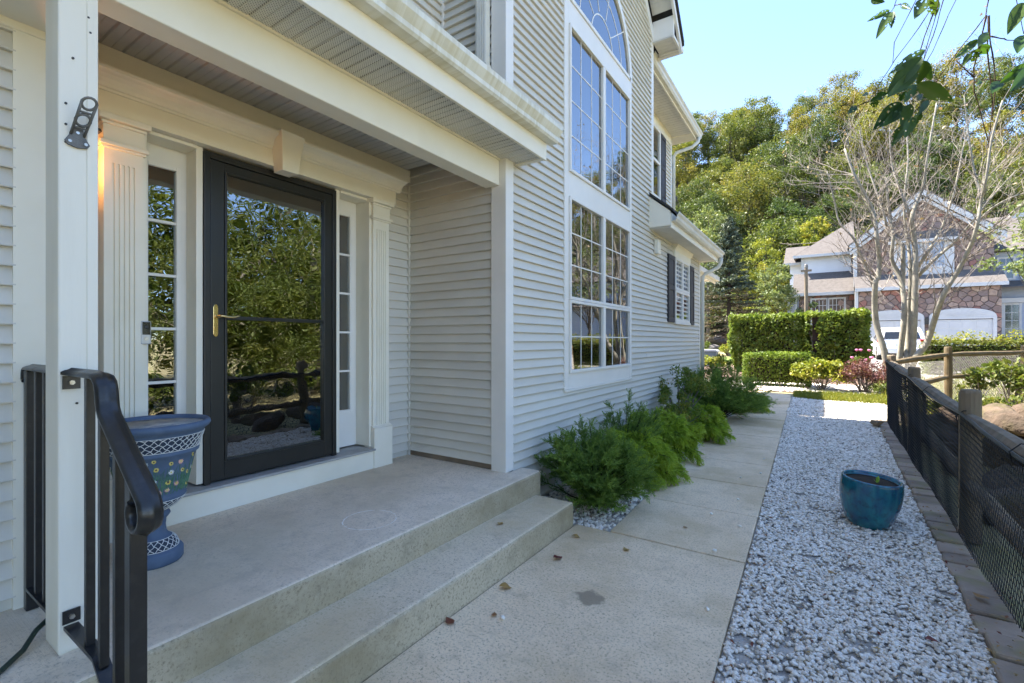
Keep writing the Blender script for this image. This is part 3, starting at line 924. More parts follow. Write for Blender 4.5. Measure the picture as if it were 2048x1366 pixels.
# --- door surround
pil_prof = [(-3.205, 0), (-3.112, 0)]
def pilaster(y0, y1, name='pilaster'):
    w = y1 - y0
    pr = [(-3.205, y0), (-3.112, y0)]
    m0, m1 = y0 + .035, y1 - .035
    k = 5
    fw = (m1 - m0) / (k * 2 - 1)
    for q in range(k):
        a = m0 + q * 2 * fw
        pr += [(-3.112, a), (-3.122, a + fw * .25), (-3.122, a + fw * .75), (-3.112, a + fw)]
    pr += [(-3.112, y1), (-3.205, y1)]
    p = MB().prism(pr, 'z', .70, 2.34).build(name, M['trim'], house)
    box('shaft_top', M['trim'], p, -3.205, -3.1115, y0, y1, 2.34, 2.412)
    MB().box(-3.205, -3.098, y0 - .012, y1 + .012, 2.412, 2.424).box(-3.205, -3.086, y0 - .022, y1 + .022, 2.4245, 2.448).build('astragal', M['trim'], p, bevel=.004)
    box('neck_block', M['trim'], p, -3.205, -3.105, y0 - .004, y1 + .004, 2.4485, 2.535)
    MB().box(-3.205, -3.094, y0 - .014, y1 + .014, 2.5355, 2.552).box(-3.205, -3.074, y0 - .03, y1 + .03, 2.5525, 2.588).build('capital', M['trim'], p, bevel=.006)
    MB().box(-3.205, -3.082, y0 - .012, y1 + .012, .353, .68).prism([(-3.205, .6805), (-3.082, .6805), (-3.112, .7), (-3.205, .7)], 'y', y0 - .012, y1 + .012).build('base_block', M['trim'], p)
    return p
pilaster(.862, 1.03)
pilaster(2.613, 2.783)
ent = box('entablature', M['trim'], house, -3.21, -3.10, .80, 2.85, 2.589, 2.70)
cr = MB()
st = [(-3.09, 2.7005, 2.712), (-3.075, 2.7125, 2.728), (-3.055, 2.7285, 2.742), (-3.035, 2.7425, 2.756), (-3.018, 2.7565, 2.766), (-3.0, 2.7665, 2.79)]
cpoly = [(-3.2, 2.7005), (-3.092, 2.7005), (-3.088, 2.712), (-3.078, 2.716), (-3.072, 2.732), (-3.056, 2.752), (-3.032, 2.765), (-3.012, 2.769), (-3.0, 2.775), (-3.0, 2.792), (-3.2, 2.792)]
cr.prism(cpoly, 'y', .745, 2.895)
cr.build('crown', M['trim'], ent)
MB().add([(-3.0, 1.765, 2.545), (-3.0, 1.878, 2.545), (-2.965, 1.905, 2.80), (-2.965, 1.738, 2.80), (-3.11, 1.765, 2.545), (-3.11, 1.878, 2.545), (-3.11, 1.905, 2.80), (-3.11, 1.738, 2.80)],
         [(0, 1, 2, 3), (7, 6, 5, 4), (0, 4, 5, 1), (1, 5, 6, 2), (2, 6, 7, 3), (3, 7, 4, 0)]).build('keystone', M['trim'], ent, bevel=.004)
# sidelights, recessed
def sidelight(y0, y1, g0, g1, inner):
    f = MB()
    f.box(-3.335, -3.302, y0, g0 - .012, .53, 2.585).box(-3.335, -3.302, g1 + .012, y1, .53, 2.585)
    f.box(-3.335, -3.302, g0 - .012, g1 + .012, 2.452, 2.585).box(-3.335, -3.302, g0 - .012, g1 + .012, .53, .822)
    s = f.build('sidelight', M['trim_white'], house)
    b = MB()
    b.box(-3.318, -3.294, g0 - .022, g0, .812, 2.462).box(-3.318, -3.294, g1, g1 + .022, .812, 2.462).box(-3.318, -3.2945, g0, g1, 2.44, 2.462).box(-3.318, -3.2945, g0, g1, .812, .834)
    b.build('glazing_bead', M['trim_white'], s, bevel=.003)
    hgt = (2.44 - .834) / 5
    for k in range(5):
        box('pane', M['glass_door'], s, -3.320, -3.316, g0 - .005, g1 + .005, .834 + hgt * k + .004, .834 + hgt * (k + 1) - .004)
        if k: box('muntin', M['trim_white'], s, -3.3155, -3.300, g0, g1, .834 + hgt * k - .008, .834 + hgt * k + .008)
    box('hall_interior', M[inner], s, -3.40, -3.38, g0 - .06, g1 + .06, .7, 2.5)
sidelight(1.05, 1.325, 1.117, 1.261, 'interior_brown')
sidelight(2.318, 2.593, 2.382, 2.526, 'interior_brown')
# jambs and casings beside door and sidelights
jb = MB()
jb.box(-3.30, -3.13, 1.0305, 1.055, .53, 2.588).box(-3.30, -3.13, 2.588, 2.6125, .53, 2.588)
jb.box(-3.30, -3.165, 1.315, 1.352, .53, 2.587).box(-3.30, -3.165, 2.291, 2.328, .53, 2.587)
jb.box(-3.30, -3.15, 1.0555, 1.3145, 2.566, 2.587).box(-3.30, -3.15, 2.3285, 2.5875, 2.566, 2.587)
jb.build('jamb', M['trim'], house, bevel=.003)
box('door_sill', mat('threshold', (.42, .41, .39), (.33, .32, .30), 4, .5), house, -3.36, -3.075, 1.031, 2.612, .499, .516, bevel=.003)
box('sill_riser', M['trim'], house, -3.30, -3.092, 1.0435, 2.6, .353, .4985)
# storm door
sdoor = MB()
Y0, Y1, Z0, Z1 = 1.354, 2.289, .517, 2.572
sdoor.box(-3.20, -3.150, Y0, Y0 + .034, Z0, Z1).box(-3.20, -3.150, Y1 - .034, Y1, Z0, Z1).box(-3.20, -3.150, Y0 + .034, Y1 - .034, Z1 - .04, Z1)
so = sdoor.build('storm_door', M['door_black'], house, bevel=.003)
G0, G1, GZ0, GZ1 = 1.487, 2.177, .655, 2.462
sl = MB()
a, b_ = Y0 + .037, Y1 - .037
sl.box(-3.186, -3.156, a, G0 - .014, Z0 + .012, Z1 - .043).box(-3.186, -3.156, G1 + .014, b_, Z0 + .012, Z1 - .043)
sl.box(-3.186, -3.156, G0 - .014, G1 + .014, GZ1 + .014, Z1 - .043).box(-3.186, -3.156, G0 - .014, G1 + .014, Z0 + .012, GZ0 - .014)
sl.build('door_leaf', M['door_black'], so, bevel=.003)
be = MB()
be.box(-3.18, -3.148, G0 - .0135, G0, GZ0 - .0135, GZ1 + .0135).box(-3.18, -3.148, G1, G1 + .0135, GZ0 - .0135, GZ1 + .0135)
be.box(-3.18, -3.1485, G0, G1, GZ1, GZ1 + .0135).box(-3.18, -3.1485, G0, G1, GZ0 - .0135, GZ0)
be.build('glazing_bead', M['door_black'], so, bevel=.004)
box('pane', M['glass_door'], so, -3.172, -3.168, G0 - .004, G1 + .004, 1.563, GZ1 + .004)
box('pane', M['glass_door'], so, -3.176, -3.172, G0 - .004, G1 + .004, GZ0 - .004, 1.538)
box('mid_rail', M['door_black'], so, -3.178, -3.160, G0, G1, 1.539, 1.562, bevel=.003)
hp = MB()
hp.prism([(1.404, 1.445), (1.409, 1.433), (1.418, 1.428), (1.427, 1.433), (1.432, 1.445), (1.432, 1.615), (1.427, 1.628), (1.418, 1.633), (1.409, 1.628), (1.404, 1.615)], 'x', -3.1555, -3.148)
hpo = hp.build('handle_plate', M['brass'], so, bevel=.002)
hl = MB().tube([(-3.149, 1.418, 1.556), (-3.10, 1.418, 1.556)], .0095, 10)
hl.tube([(-3.104, 1.412, 1.556), (-3.098, 1.44, 1.558), (-3.096, 1.47, 1.552), (-3.096, 1.50, 1.553), (-3.098, 1.528, 1.561), (-3.10, 1.54, 1.560)], [.011, .0095, .0078, .0075, .007, .004], 10)
hl.build('lever', M['brass'], hpo, smooth=True)
MB().tube([(-3.149, 1.418, 1.485), (-3.143, 1.418, 1.485)], .009, 12).build('keyhole', M['brass'], hpo)
# inner door behind the glass
idr = box('inner_door', M['inner_door'], house, -3.345, -3.305, 1.353, 2.291, .517, 2.588)
for (y0, y1) in ((1.47, 1.77), (1.87, 2.17)):
    for (z0, z1) in ((.86, 1.42), (1.55, 2.28)):
        f = MB().box(-3.304, -3.292, y0, y0 + .025, z0, z1).box(-3.304, -3.292, y1 - .025, y1, z0, z1).box(-3.304, -3.292, y0 + .025, y1 - .025, z0, z0 + .025).box(-3.304, -3.292, y0 + .025, y1 - .025, z1 - .025, z1)
        f.build('panel_moulding', M['inner_door'], idr, bevel=.004)
box('kick_plate', M['kick_brass'], idr, -3.304, -3.301, 1.42, 2.11, .56, .765)

# --- tall window: two double units, a blank band, a half-round light on top
def window(y0, y1, z0, z1, x, glass, cols, rows, fw=.03, sash=.0, name='window', mull=True, inter='interior', gcols=2):
    """frame in the plane x; panes in rows x cols, slim grids"""
    f = MB()
    f.box(x - .03, x + .022, y0, y0 + fw, z0, z1).box(x - .03, x + .022, y1 - fw, y1, z0, z1)
    f.box(x - .03, x + .0225, y0 + fw, y1 - fw, z0, z0 + fw).box(x - .03, x + .0225, y0 + fw, y1 - fw, z1 - fw, z1)
    ym = (y0 + y1) / 2
    f.box(x - .03, x + .021, ym - .035, ym + .035, z0 + fw, z1 - fw)
    w = f.build(name, M['trim_white'], house, bevel=.003)
    for (a, b) in ((y0 + fw, ym - .035), (ym + .035, y1 - fw)):
        box('pane', M[glass], w, x - .012, x - .008, a, b, z0 + fw, z1 - fw)
        for k in range(1, cols):
            c = a + (b - a) * k / cols
            box('muntin', M['trim_white'], w, x - .0076, x - .0045, c - .006, c + .006, z0 + fw, z1 - fw)
        for k in range(1, rows):
            c = z0 + fw + (z1 - z0 - 2 * fw) * k / rows
            box('muntin', M['trim_white'], w, x - .0077, x - .0044, a, b, c - .006, c + .006)
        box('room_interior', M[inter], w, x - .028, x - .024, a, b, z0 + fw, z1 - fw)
    return w
FX = -2.10     # window frame plane
# flat white surround
sur = MB()
sur.box(-2.125, -2.098, 4.10, 4.19, .927, 4.80).box(-2.125, -2.098, 5.94, 6.03, .927, 4.80)
sur.box(-2.125, -2.0985, 4.19, 5.94, .927, 1.085).box(-2.125, -2.0985, 4.19, 5.94, 2.845, 3.09).box(-2.125, -2.0985, 4.19, 5.94, 4.56, 4.80)
sur_o = sur.build('window_surround', M['trim_white'], house, bevel=.004)
box('drip_cap', M['trim_white'], sur_o, -2.124, -2.088, 4.095, 6.035, .905, .927)
w1 = window(4.19, 5.94, 1.085, 1.815, FX, 'glass', 3, 2)
w2 = window(4.19, 5.94, 1.818, 2.845, FX, 'glass', 3, 3)
w3 = window(4.19, 5.94, 3.09, 4.56, FX, 'glass_upper', 3, 4)
# half-round light
arc = MB(); R0, R1 = .875, .985
cY, cZ = 5.065, 4.803
NA = 40
ring_v = []
def arc_band(mb, r0, r1, x0, x1, a0=0, a1=pi, n=NA):
    for k in range(n):
        t0, t1 = a0 + (a1 - a0) * k / n, a0 + (a1 - a0) * (k + 1) / n
        q = [(cY + r * cos(t), cZ + r * sin(t)) for r, t in ((r0, t0), (r1, t0), (r1, t1), (r0, t1))]
        vs = [(x0, *p) for p in q] + [(x1, *p) for p in q]
        mb.add(vs, [(3, 2, 1, 0), (4, 5, 6, 7), (1, 2, 6, 5), (0, 4, 7, 3)])
    return mb
arc_band(arc, .90, .985, -2.125, -2.098)
ar = arc.build('arched_window', M['trim_white'], house)
fr = arc_band(MB(), .865, .8995, -2.13, -2.085)
fr.box(-2.13, -2.085, cY - .90, cY + .90, cZ - .002, cZ + .035)
fr.build('frame', M['trim_white'], ar)
gl = MB().prism([(cY + .87 * cos(pi * k / NA), cZ + .03 + .84 * sin(pi * k / NA)) for k in range(NA + 1)], 'x', -2.112, -2.108)
gl.build('pane', M['glass_upper'], ar)
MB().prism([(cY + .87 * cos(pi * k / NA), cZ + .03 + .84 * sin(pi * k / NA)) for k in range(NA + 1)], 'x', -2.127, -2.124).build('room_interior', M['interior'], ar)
gr = arc_band(MB(), .30, .315, -2.1075, -2.1045); gr.build('muntin', M['trim_white'], ar)
gr = arc_band(MB(), .60, .612, -2.1075, -2.1045); gr.build('muntin', M['trim_white'], ar)
for t in (.2 * pi, .4 * pi, .6 * pi, .8 * pi):
    d, q = (cos(t), sin(t)), (-sin(t) * .006, cos(t) * .006)
    MB().prism([(cY + d[0] * r + s * q[0], cZ + .03 + d[1] * r + s * q[1]) for r, s in ((.31, -1), (.85, -1), (.85, 1), (.31, 1))], 'x', -2.1077, -2.1043).build('muntin', M['trim_white'], ar)

# --- ground-floor window with shutters under the pent roof
w4 = window(8.19, 9.19, 1.74, 2.28, FX, 'glass', 1, 1, fw=.04)
w5 = window(8.19, 9.19, 2.283, 2.84, FX, 'glass', 2, 2, fw=.04)
for ww in (w4,):
    box('sill', M['trim_white'], ww, -2.124, -2.07, 8.15, 9.23, 1.70, 1.739)
hd = MB().prism([(-2.124, 2.842), (-2.085, 2.842), (-2.08, 2.95), (-2.045, 3.0), (-2.03, 3.03), (-2.03, 3.045), (-2.124, 3.045)], 'y', 8.12, 9.26)
hd.build('head_casing', M['trim'], house)
def shutter(x, y0, y1, z0, z1):
    s = MB().box(x, x + .018, y0, y1, z0, z1).build('shutter', M['shutter'], house)
    fw = .05
    f = MB().box(x + .0182, x + .034, y0, y0 + fw, z0, z1).box(x + .0182, x + .034, y1 - fw, y1, z0, z1)
    zm = z0 + (z1 - z0) * .52
    for a, b in ((z0, z0 + .08), (zm - .04, zm + .04), (z1 - .07, z1)):
        f.box(x + .0182, x + .034, y0 + fw, y1 - fw, a, b)
    f.build('shutter_frame', M['shutter'], s, bevel=.002)
    for a, b in ((z0 + .10, zm - .06), (zm + .06, z1 - .09)):
        box('raised_panel', M['shutter'], s, x + .0182, x + .028, y0 + fw + .015, y1 - fw - .015, a, b, bevel=.004)
shutter(-2.111, 7.76, 8.13, 1.72, 2.83)
shutter(-2.111, 9.24, 9.56, 1.72, 2.83)
box('outdoor_siren', M['trim'], house, -2.11, -2.05, 7.05, 7.20, 2.72, 2.93, bevel=.008)

# --- pent roof along the lower storey
pr = MB().prism([(-2.12, 3.56), (-1.78, 3.28), (-1.78, 3.245), (-2.70, 4.02), (-2.70, 4.06)][::-1], 'y', 6.80, 10.45)
pr = MB().prism([(-2.71, 4.085), (-1.765, 3.285), (-1.765, 3.25), (-2.71, 4.045)], 'y', 6.80, 10.50).build('pent_roof', M['shingle_dark'], house)
MB().prism([(-2.124, 3.06), (-1.81, 3.06), (-1.81, 3.262), (-2.124, 3.525)], 'y', 6.82, 6.845).build('roof_end_board', M['trim'], pr)
MB().prism([(-2.124, 3.06), (-1.81, 3.06), (-1.81, 3.262), (-2.60, 3.92), (-2.60, 3.06)], 'y', 10.23, 10.45).build('roof_end_board', M['trim'], pr)
ln = MB().prism([(.002, .010), (.008, 0), (.046, 0), (.050, .004), (.054, 0), (.092, 0), (.098, .010), (.1005, .010), (.1005, .018), (-.0005, .018), (-.0005, .010)], 'x', 0, 1).mesh('soffit_panel', M['vinyl_soffit'])
y = 6.85
while y < 10.15:
    o = add_mesh('soffit_panel', ln, pr, (-2.123, y, 3.045)); o.scale = (.305, 1, 1); y += .1005
box('fascia', M['trim'], pr, -1.818, -1.80, 6.846, 10.46, 3.03, 3.24)
gp = [(-1.80, 3.12), (-1.745, 3.12), (-1.72, 3.15), (-1.715, 3.19), (-1.69, 3.215), (-1.688, 3.24), (-1.70, 3.24), (-1.70, 3.22), (-1.722, 3.195), (-1.728, 3.155), (-1.747, 3.127), (-1.796, 3.127), (-1.796, 3.24), (-1.80, 3.24)]
pg = MB().prism(gp, 'y', 6.84, 10.52).build('gutter', M['gutter_white'], house)
MB().tube([(-1.745, 10.42, 3.12), (-1.745, 10.42, 3.02), (-1.80, 10.40, 2.92), (-2.02, 10.30, 2.80), (-2.07, 10.26, 2.74), (-2.07, 10.26, .1)], .038, 8).build('downspout', M['gutter_white'], pg, smooth=True)

# --- set-back upper storey beyond the gable
sb = MB().box(-4.2, -2.695, 7.0, 10.2, 3.3, 5.75).build('wall', M['siding'], house)
sp = []
z = 4.10
while z < 5.70:
    for a, b in ((7.0, 8.38), (9.30, 10.12)):
        sp.append((a, b, z))
    z += EX
boards_joined('siding_courses', sb, '+x', -2.695, sp)
box('corner_trim', M['trim_white'], house, -2.8, -2.675, 10.115, 10.215, 3.9, 5.74)
box('frieze_board', M['trim'], house, -2.694, -2.668, 7.0, 10.11, 5.55, 5.74)
def window1(y0, y1, z0, z1, x, glass, inter):
    f = MB().box(x - .03, x + .022, y0, y0 + .05, z0, z1).box(x - .03, x + .022, y1 - .05, y1, z0, z1).box(x - .03, x + .021, y0 + .05, y1 - .05, z0, z0 + .05).box(x - .03, x + .021, y0 + .05, y1 - .05, z1 - .05, z1)
    zm = (z0 + z1) / 2 + .03
    f.box(x - .02, x + .015, y0 + .05, y1 - .05, zm - .025, zm + .025)
    w = f.build('window', M['trim_white'], house)
    for a, b in ((z0 + .05, zm - .025), (zm + .025, z1 - .05)):
        box('pane', M[glass], w, x - .012, x - .008, y0 + .05, y1 - .05, a, b)
        box('muntin', M['trim_white'], w, x - .017, x - .014, (y0 + y1) / 2 - .005, (y0 + y1) / 2 + .005, a, b)
        box('room_interior', M[inter], w, x - .028, x - .025, y0 + .05, y1 - .05, a, b)
    return w
window1(8.39, 9.30, 4.15, 5.52, -2.67, 'glass', 'interior')
shutter(-2.68, 9.35, 9.66, 4.18, 5.50)
shutter(-2.68, 8.02, 8.33, 4.18, 5.50)
# its eave
er = MB().prism([(-2.20, 5.80), (-2.20, 5.84), (-6.5, 9.3), (-6.5, 9.26)], 'y', 6.8, 10.62).build('roof', M['shingle_dark'], house)
y = 7.0
while y < 10.45:
    o = add_mesh('soffit_panel', ln, er, (-2.694, y, 5.742)); o.scale = (.43, 1, 1); y += .1005
box('fascia', M['trim'], er, -2.266, -2.245, 7.0, 10.60, 5.70, 5.86)
MB().prism([(x - .445, z + 2.61) for x, z in gp], 'y', 7.2, 10.63).build('gutter', M['gutter_white'], house)
MB().tube([(-2.20, 10.5, 5.73), (-2.20, 10.48, 5.64), (-2.30, 10.40, 5.52), (-2.60, 10.27, 5.42), (-2.65, 10.25, 5.34), (-2.65, 10.25, 3.95)], .036, 8).build('downspout', M['gutter_white'], house, smooth=True)
MB().prism([(-2.266, 5.73), (-2.266, 5.85), (-4.2, 7.4), (-4.2, 5.73)], 'y', 10.205, 10.6).build('roof_end_board', M['trim'], er)

# --- gable roof over the tall window: rake, soffit, eave return
gab = MB()
def rake_pt(t, h):            # t along the slope from eave (0) to apex (1)
    return (7.30 + (5.05 - 7.30) * t, 5.86 + (8.11 - 5.86) * t + h)
gab.prism([(7.34, 5.86), (5.05, 8.15), (2.76, 5.86), (2.76, 5.93), (5.05, 8.22), (7.34, 5.93)], 'x', -7.5, -1.74)
grf = gab.build('roof', M['shingle_dark'], house)
MB().prism([(7.30, 5.74), (7.30, 5.855), (5.05, 8.145), (5.05, 7.97)], 'x', -1.80, -1.765).build('rake_board', M['trim_white'], grf)
MB().prism([(2.80, 5.74), (5.05, 7.97), (5.05, 8.145), (2.80, 5.855)], 'x', -1.80, -1.765).build('rake_board', M['trim_white'], grf)
MB().prism([(6.98, 5.84), (5.05, 7.77), (5.05, 7.95), (7.10, 5.90)], 'x', -2.123, -2.095).build('frieze_board', M['trim_white'], grf)
k = 0.0
while k < 2.0:
    a = (7.22 - k, 5.90 + k); b = (7.22 - k - .0995, 5.90 + k + .0995)
    if a[0] < 7.0:
        MB().prism([(a[0], a[1] + .0), (b[0] + .004, b[1] - .004), (b[0] + .004, b[1] + .012), (a[0], a[1] + .016)], 'x', -2.094, -1.801).build('soffit_panel', M['vinyl_soffit'], grf)
    k += .1005
box('eave_return', M['trim_white'], grf, -2.104, -1.801, 6.955, 7.005, 5.845, 6.13)
for k in range(4):
    box('soffit_panel', M['vinyl_soffit'], grf, -2.10, -1.82, 6.96 + k * .0825, 6.96 + k * .0825 + .079, 5.825, 5.843)
box('soffit_trim', M['trim_white'], grf, -2.10, -1.78, 7.291, 7.32, 5.80, 5.9)
box('soffit_trim', M['trim_white'], grf, -1.818, -1.79, 6.955, 7.29, 5.80, 5.844)
MB().box(-2.4, -1.77, 7.335, 7.43, 5.80, 5.91).build('gutter', M['trim_white'], house, bevel=.01)
# the large roofs behind, out of view, that keep the path in the shade
MB().prism([(-2.45, 6.30), (-2.45, 6.42), (-7.0, 9.9), (-7.0, 9.78)], 'y', -.2, 3.2).build('roof', M['shingle_dark'], house)
MB().prism([(.95, 6.05), (-2.5, 9.45), (-5.95, 6.05), (-5.95, 6.18), (-2.5, 9.58), (.95, 6.18)], 'x', -8.0, -2.3).build('roof', M['shingle_dark'], house)
MB().prism([(-6.9, 9.4), (-7.1, 9.4), (-11.5, 5.8), (-11.5, 0), (-6.9, 0)], 'y', -6.5, 10.2).build('wall', M['siding'], house)

# --- the wing beyond, set back; only its lower eave shows past the corner
box('wall', M['siding'], house, -7.0, -4.1, 10.216, 14.6, -.05, 5.8)
box('wall', M['siding'], house, -4.09, -3.5, 10.216, 14.6, -.05, 3.3)
MB().prism([(-4.1, 4.3), (-2.62, 3.32), (-2.62, 3.26), (-4.1, 4.24)], 'y', 10.6, 14.9).build('pent_roof', M['shingle_dark'], house)
box('soffit', M['trim'], house, -3.5, -2.66, 10.6, 14.85, 3.18, 3.21)
box('fascia', M['trim'], house, -2.66, -2.63, 10.6, 14.87, 3.10, 3.30)
box('gutter', M['gutter_white'], house, -2.629, -2.53, 10.6, 14.9, 3.17, 3.29)
MB().prism([(-3.75, 5.75), (-3.75, 5.87), (-7.2, 8.7), (-7.2, 8.58)], 'y', 10.65, 14.95).build('roof', M['shingle_dark'], house)
MB().prism([(-7.0, 8.3), (-4.1, 5.801), (-7.0, 5.801)], 'y', 10.3, 14.6).build('wall', M['siding'], house)
# ---------------------------------------------------------------- railings
def bar(mb, x, y, s, z0, z1):
    mb.box(x - s / 2, x + s / 2, y - s / 2, y + s / 2, z0, z1)
RYY = .50
hr = thing('handrail', (-1.557, RYY, 0), 'black iron step handrail with curled end in front of the blue urn', 'handrail', None)
def flat_rail(mb, pts, w, t):
    """moulded cap swept in the x-z plane at y = RYY: domed section"""
    sec = [(-w / 2, -t * .1), (-w / 2, t * .35), (-w * .32, t * .62), (-w * .16, t * .72), (0, t), (w * .16, t * .72), (w * .32, t * .62), (w / 2, t * .35), (w / 2, -t * .1), (w * .3, -t * .3), (-w * .3, -t * .3)]
    k0 = len(mb.v); n = len(sec)
    for i, p in enumerate(pts):
        a = pts[max(i - 1, 0)]; b = pts[min(i + 1, len(pts) - 1)]
        d = Vector((b[0] - a[0], 0, b[1] - a[1])).normalized()
        up = Vector((-d.z, 0, d.x))
        if up.z < 0 and i < 3: up = -up
        for (q, h) in sec:
            mb.v.append((p[0] + up.x * h, RYY + q, p[1] + up.z * h))
    for i in range(len(pts) - 1):
        for j in range(n):
            mb.f.append((k0 + i * n + j, k0 + i * n + (j + 1) % n, k0 + (i + 1) * n + (j + 1) % n, k0 + (i + 1) * n + j))
    mb.f.append(tuple(range(k0, k0 + n))); mb.f.append(tuple(range(k0 + (len(pts) - 1) * n, k0 + len(pts) * n))[::-1])
    return mb
pts = [(-2.112, 1.292), (-1.95, 1.292), (-1.84, 1.292), (-1.815, 1.288), (-1.795, 1.275), (-1.785, 1.255), (-1.78, 1.225), (-1.772, 1.20), (-1.755, 1.178), (-1.70, 1.14), (-1.60, 1.07), (-1.48, .987)]
cxs, czs, rr = -1.507, .945, .048
a0 = math.atan2(.987 - czs, -1.48 - cxs)
for k in range(1, 13):
    t = a0 - k * .42
    r = rr * (1 - k * .025)
    pts.append((cxs + r * cos(t), czs + r * sin(t)))
flat_rail(MB(), pts, .056, .020).build('top_rail', M['black_metal'], hr, smooth=True)
for x, zt in ((-1.93, 1.285), (-1.806, 1.268), (-1.684, 1.118)):
    zb = .445 if x < -1.84 else .445 - (x + 1.84) * .66
    mb = MB(); bar(mb, x, RYY, .023, zb, zt); mb.build('baluster', M['black_metal'], hr, bevel=.002)
mb = MB(); bar(mb, -1.557, RYY, .040, .0, 1.03); mb.build('newel', M['black_metal'], hr, bevel=.003)
mb = MB().add([(x, RYY + s * .019, z + h) for (x, z) in ((-2.118, .445), (-1.84, .445), (-1.557, .258)) for s, h in ((-1, -.012), (1, -.012), (1, 0), (-1, 0))],
              [(0, 1, 5, 4), (1, 2, 6, 5), (2, 3, 7, 6), (3, 0, 4, 7), (4, 5, 9, 8), (5, 6, 10, 9), (6, 7, 11, 10), (7, 4, 8, 11), (0, 3, 2, 1), (8, 9, 10, 11)])
mb.build('bottom_rail', M['black_metal'], hr)
for zz in (1.262, .475):
    f = MB().box(-2.115, -2.111, RYY - .023, RYY + .023, zz - .022, zz + .022).build('fixing_plate', M['black_metal'], hr)
    MB().tube([(-2.111, RYY, zz), (-2.102, RYY, zz)], .008, 6).build('bolt', M['steel'], f)
hl_ = thing('porch_railing', (-2.6, RYY, .352), 'short black iron railing between the white post and the siding', 'railing')
flat_rail(MB(), [(-2.272, 1.292), (-2.45, 1.292), (-2.60, 1.292), (-2.622, 1.288), (-2.632, 1.27), (-2.63, 1.25), (-2.615, 1.243)], .056, .020).build('top_rail', M['black_metal'], hl_, smooth=True)
for x in (-2.375, -2.485):
    mb = MB(); bar(mb, x, RYY - .005, .023, .445, 1.287); mb.build('baluster', M['black_metal'], hl_, bevel=.002)
mb = MB(); bar(mb, -2.588, RYY - .005, .038, .354, 1.287); mb.build('newel', M['black_metal'], hl_, bevel=.003)
mb = MB().box(-2.57, -2.272, RYY - .024, RYY + .014, .433, .445); mb.build('bottom_rail', M['black_metal'], hl_)

# flag-pole bracket on the post
fb = thing('flagpole_bracket', (-2.118, .515, 2.05), 'grey metal flagpole bracket with two rings on the porch post', 'bracket')
bp = MB().prism([(.482, 2.075), (.49, 2.062), (.515, 2.057), (.54, 2.062), (.548, 2.075), (.535, 2.10), (.530, 2.125), (.500, 2.125), (.495, 2.10)], 'x', -2.1155, -2.110)
bp.build('base_plate', M['zinc'], fb, bevel=.0015)
u_ = Vector((.62, .10, .78)).normalized(); sdir = Vector((0, 1, 0)); o0 = Vector((-2.112, .515, 2.10))
def bpt(a, s): return o0 + u_ * a + sdir * s
arm = MB()
for s in (-1, 1):
    arm.tube([bpt(0, s * .017), bpt(.125, s * .019)], .0045, 6)
for a in (.028, .085):
    arm.tube([bpt(a, -.018), bpt(a, .018)], .0042, 6)
for a in (.057, .118):
    pts = [bpt(a + .021 * sin(t), .019 * cos(t)) for t in [2 * pi * k / 16 for k in range(17)]]
    arm.tube(pts, .0045, 6, cap=False)
arm.build('ring_arm', M['zinc'], fb, smooth=True)
for (yy, zz) in ((.495, 2.075), (.536, 2.075), (.515, 2.108)):
    MB().tube([(-2.110, yy, zz), (-2.106, yy, zz)], .005, 8).build('screw', M['steel'], fb)

# wall lantern left of the door, lit
wl_ = thing('wall_lantern', (-3.19, .745, 2.2), 'lit dark wall lantern glowing orange behind the porch post', 'lamp')
MB().box(-3.2, -3.18, .70, .79, 2.18, 2.36).build('back_plate', M['lamp_iron'], wl_)
MB().prism([(-3.18, 2.455), (-3.02, 2.455), (-3.04, 2.475), (-3.16, 2.475)], 'y', .66, .83).build('cap', M['lamp_iron'], wl_)
mb = MB()
for x in (-3.165, -3.045):
    for y in (.685, .805):
        mb.box(x - .005, x + .005, y - .005, y + .005, 2.16, 2.455)
mb.box(-3.175, -3.035, .675, .815, 2.14, 2.16)
mb.build('cage', M['lamp_iron'], wl_)
MB().lathe([(.012, 0), (.022, .03), (.03, .07), (.02, .11), (.008, .13)], (-3.105, .745, 2.24), 12).build('bulb', M['bulb'], wl_, smooth=True)
ld = bpy.data.lights.new('lantern_light', 'POINT'); ld.energy = .12; ld.color = (1, .33, .08); ld.shadow_soft_size = .03
lo = bpy.data.objects.new('lantern_light', ld); link(lo, wl_); lo.location = Vector((-3.04, .755, 2.36)) - org(wl_)

# doorbell
db = thing('doorbell', (-3.12, 1.043, 1.39), 'small silver and black video doorbell beside the sidelight', 'doorbell')
box('case', mat('bell_silver', (.45, .45, .46), None, 5, .35, metal=.6), db, -3.13, -3.108, 1.021, 1.068, 1.385, 1.512, bevel=.004)
box('camera_face', M['car_glass'], db, -3.1075, -3.105, 1.026, 1.063, 1.437, 1.507, bevel=.001)
MB().tube([(-3.1065, 1.0445, 1.48), (-3.102, 1.0445, 1.48)], .009, 14).build('lens', M['lamp_iron'], db)
MB().tube([(-3.1075, 1.0445, 1.415), (-3.105, 1.0445, 1.415)], .011, 16).build('button', M['steel'], db)

# hose across the porch corner
o = MB().tube([(-2.42, .56, .40), (-2.32, .50, .415), (-2.27, .445, .40), (-2.22, .405, .372), (-2.16, .345, .362), (-2.05, .25, .362), (-1.95, .12, .362)], .0085, 8).build('garden_hose', M['hose'], None, smooth=True)
tag(o, 'thin dark green hose trailing over the porch corner', 'hose')

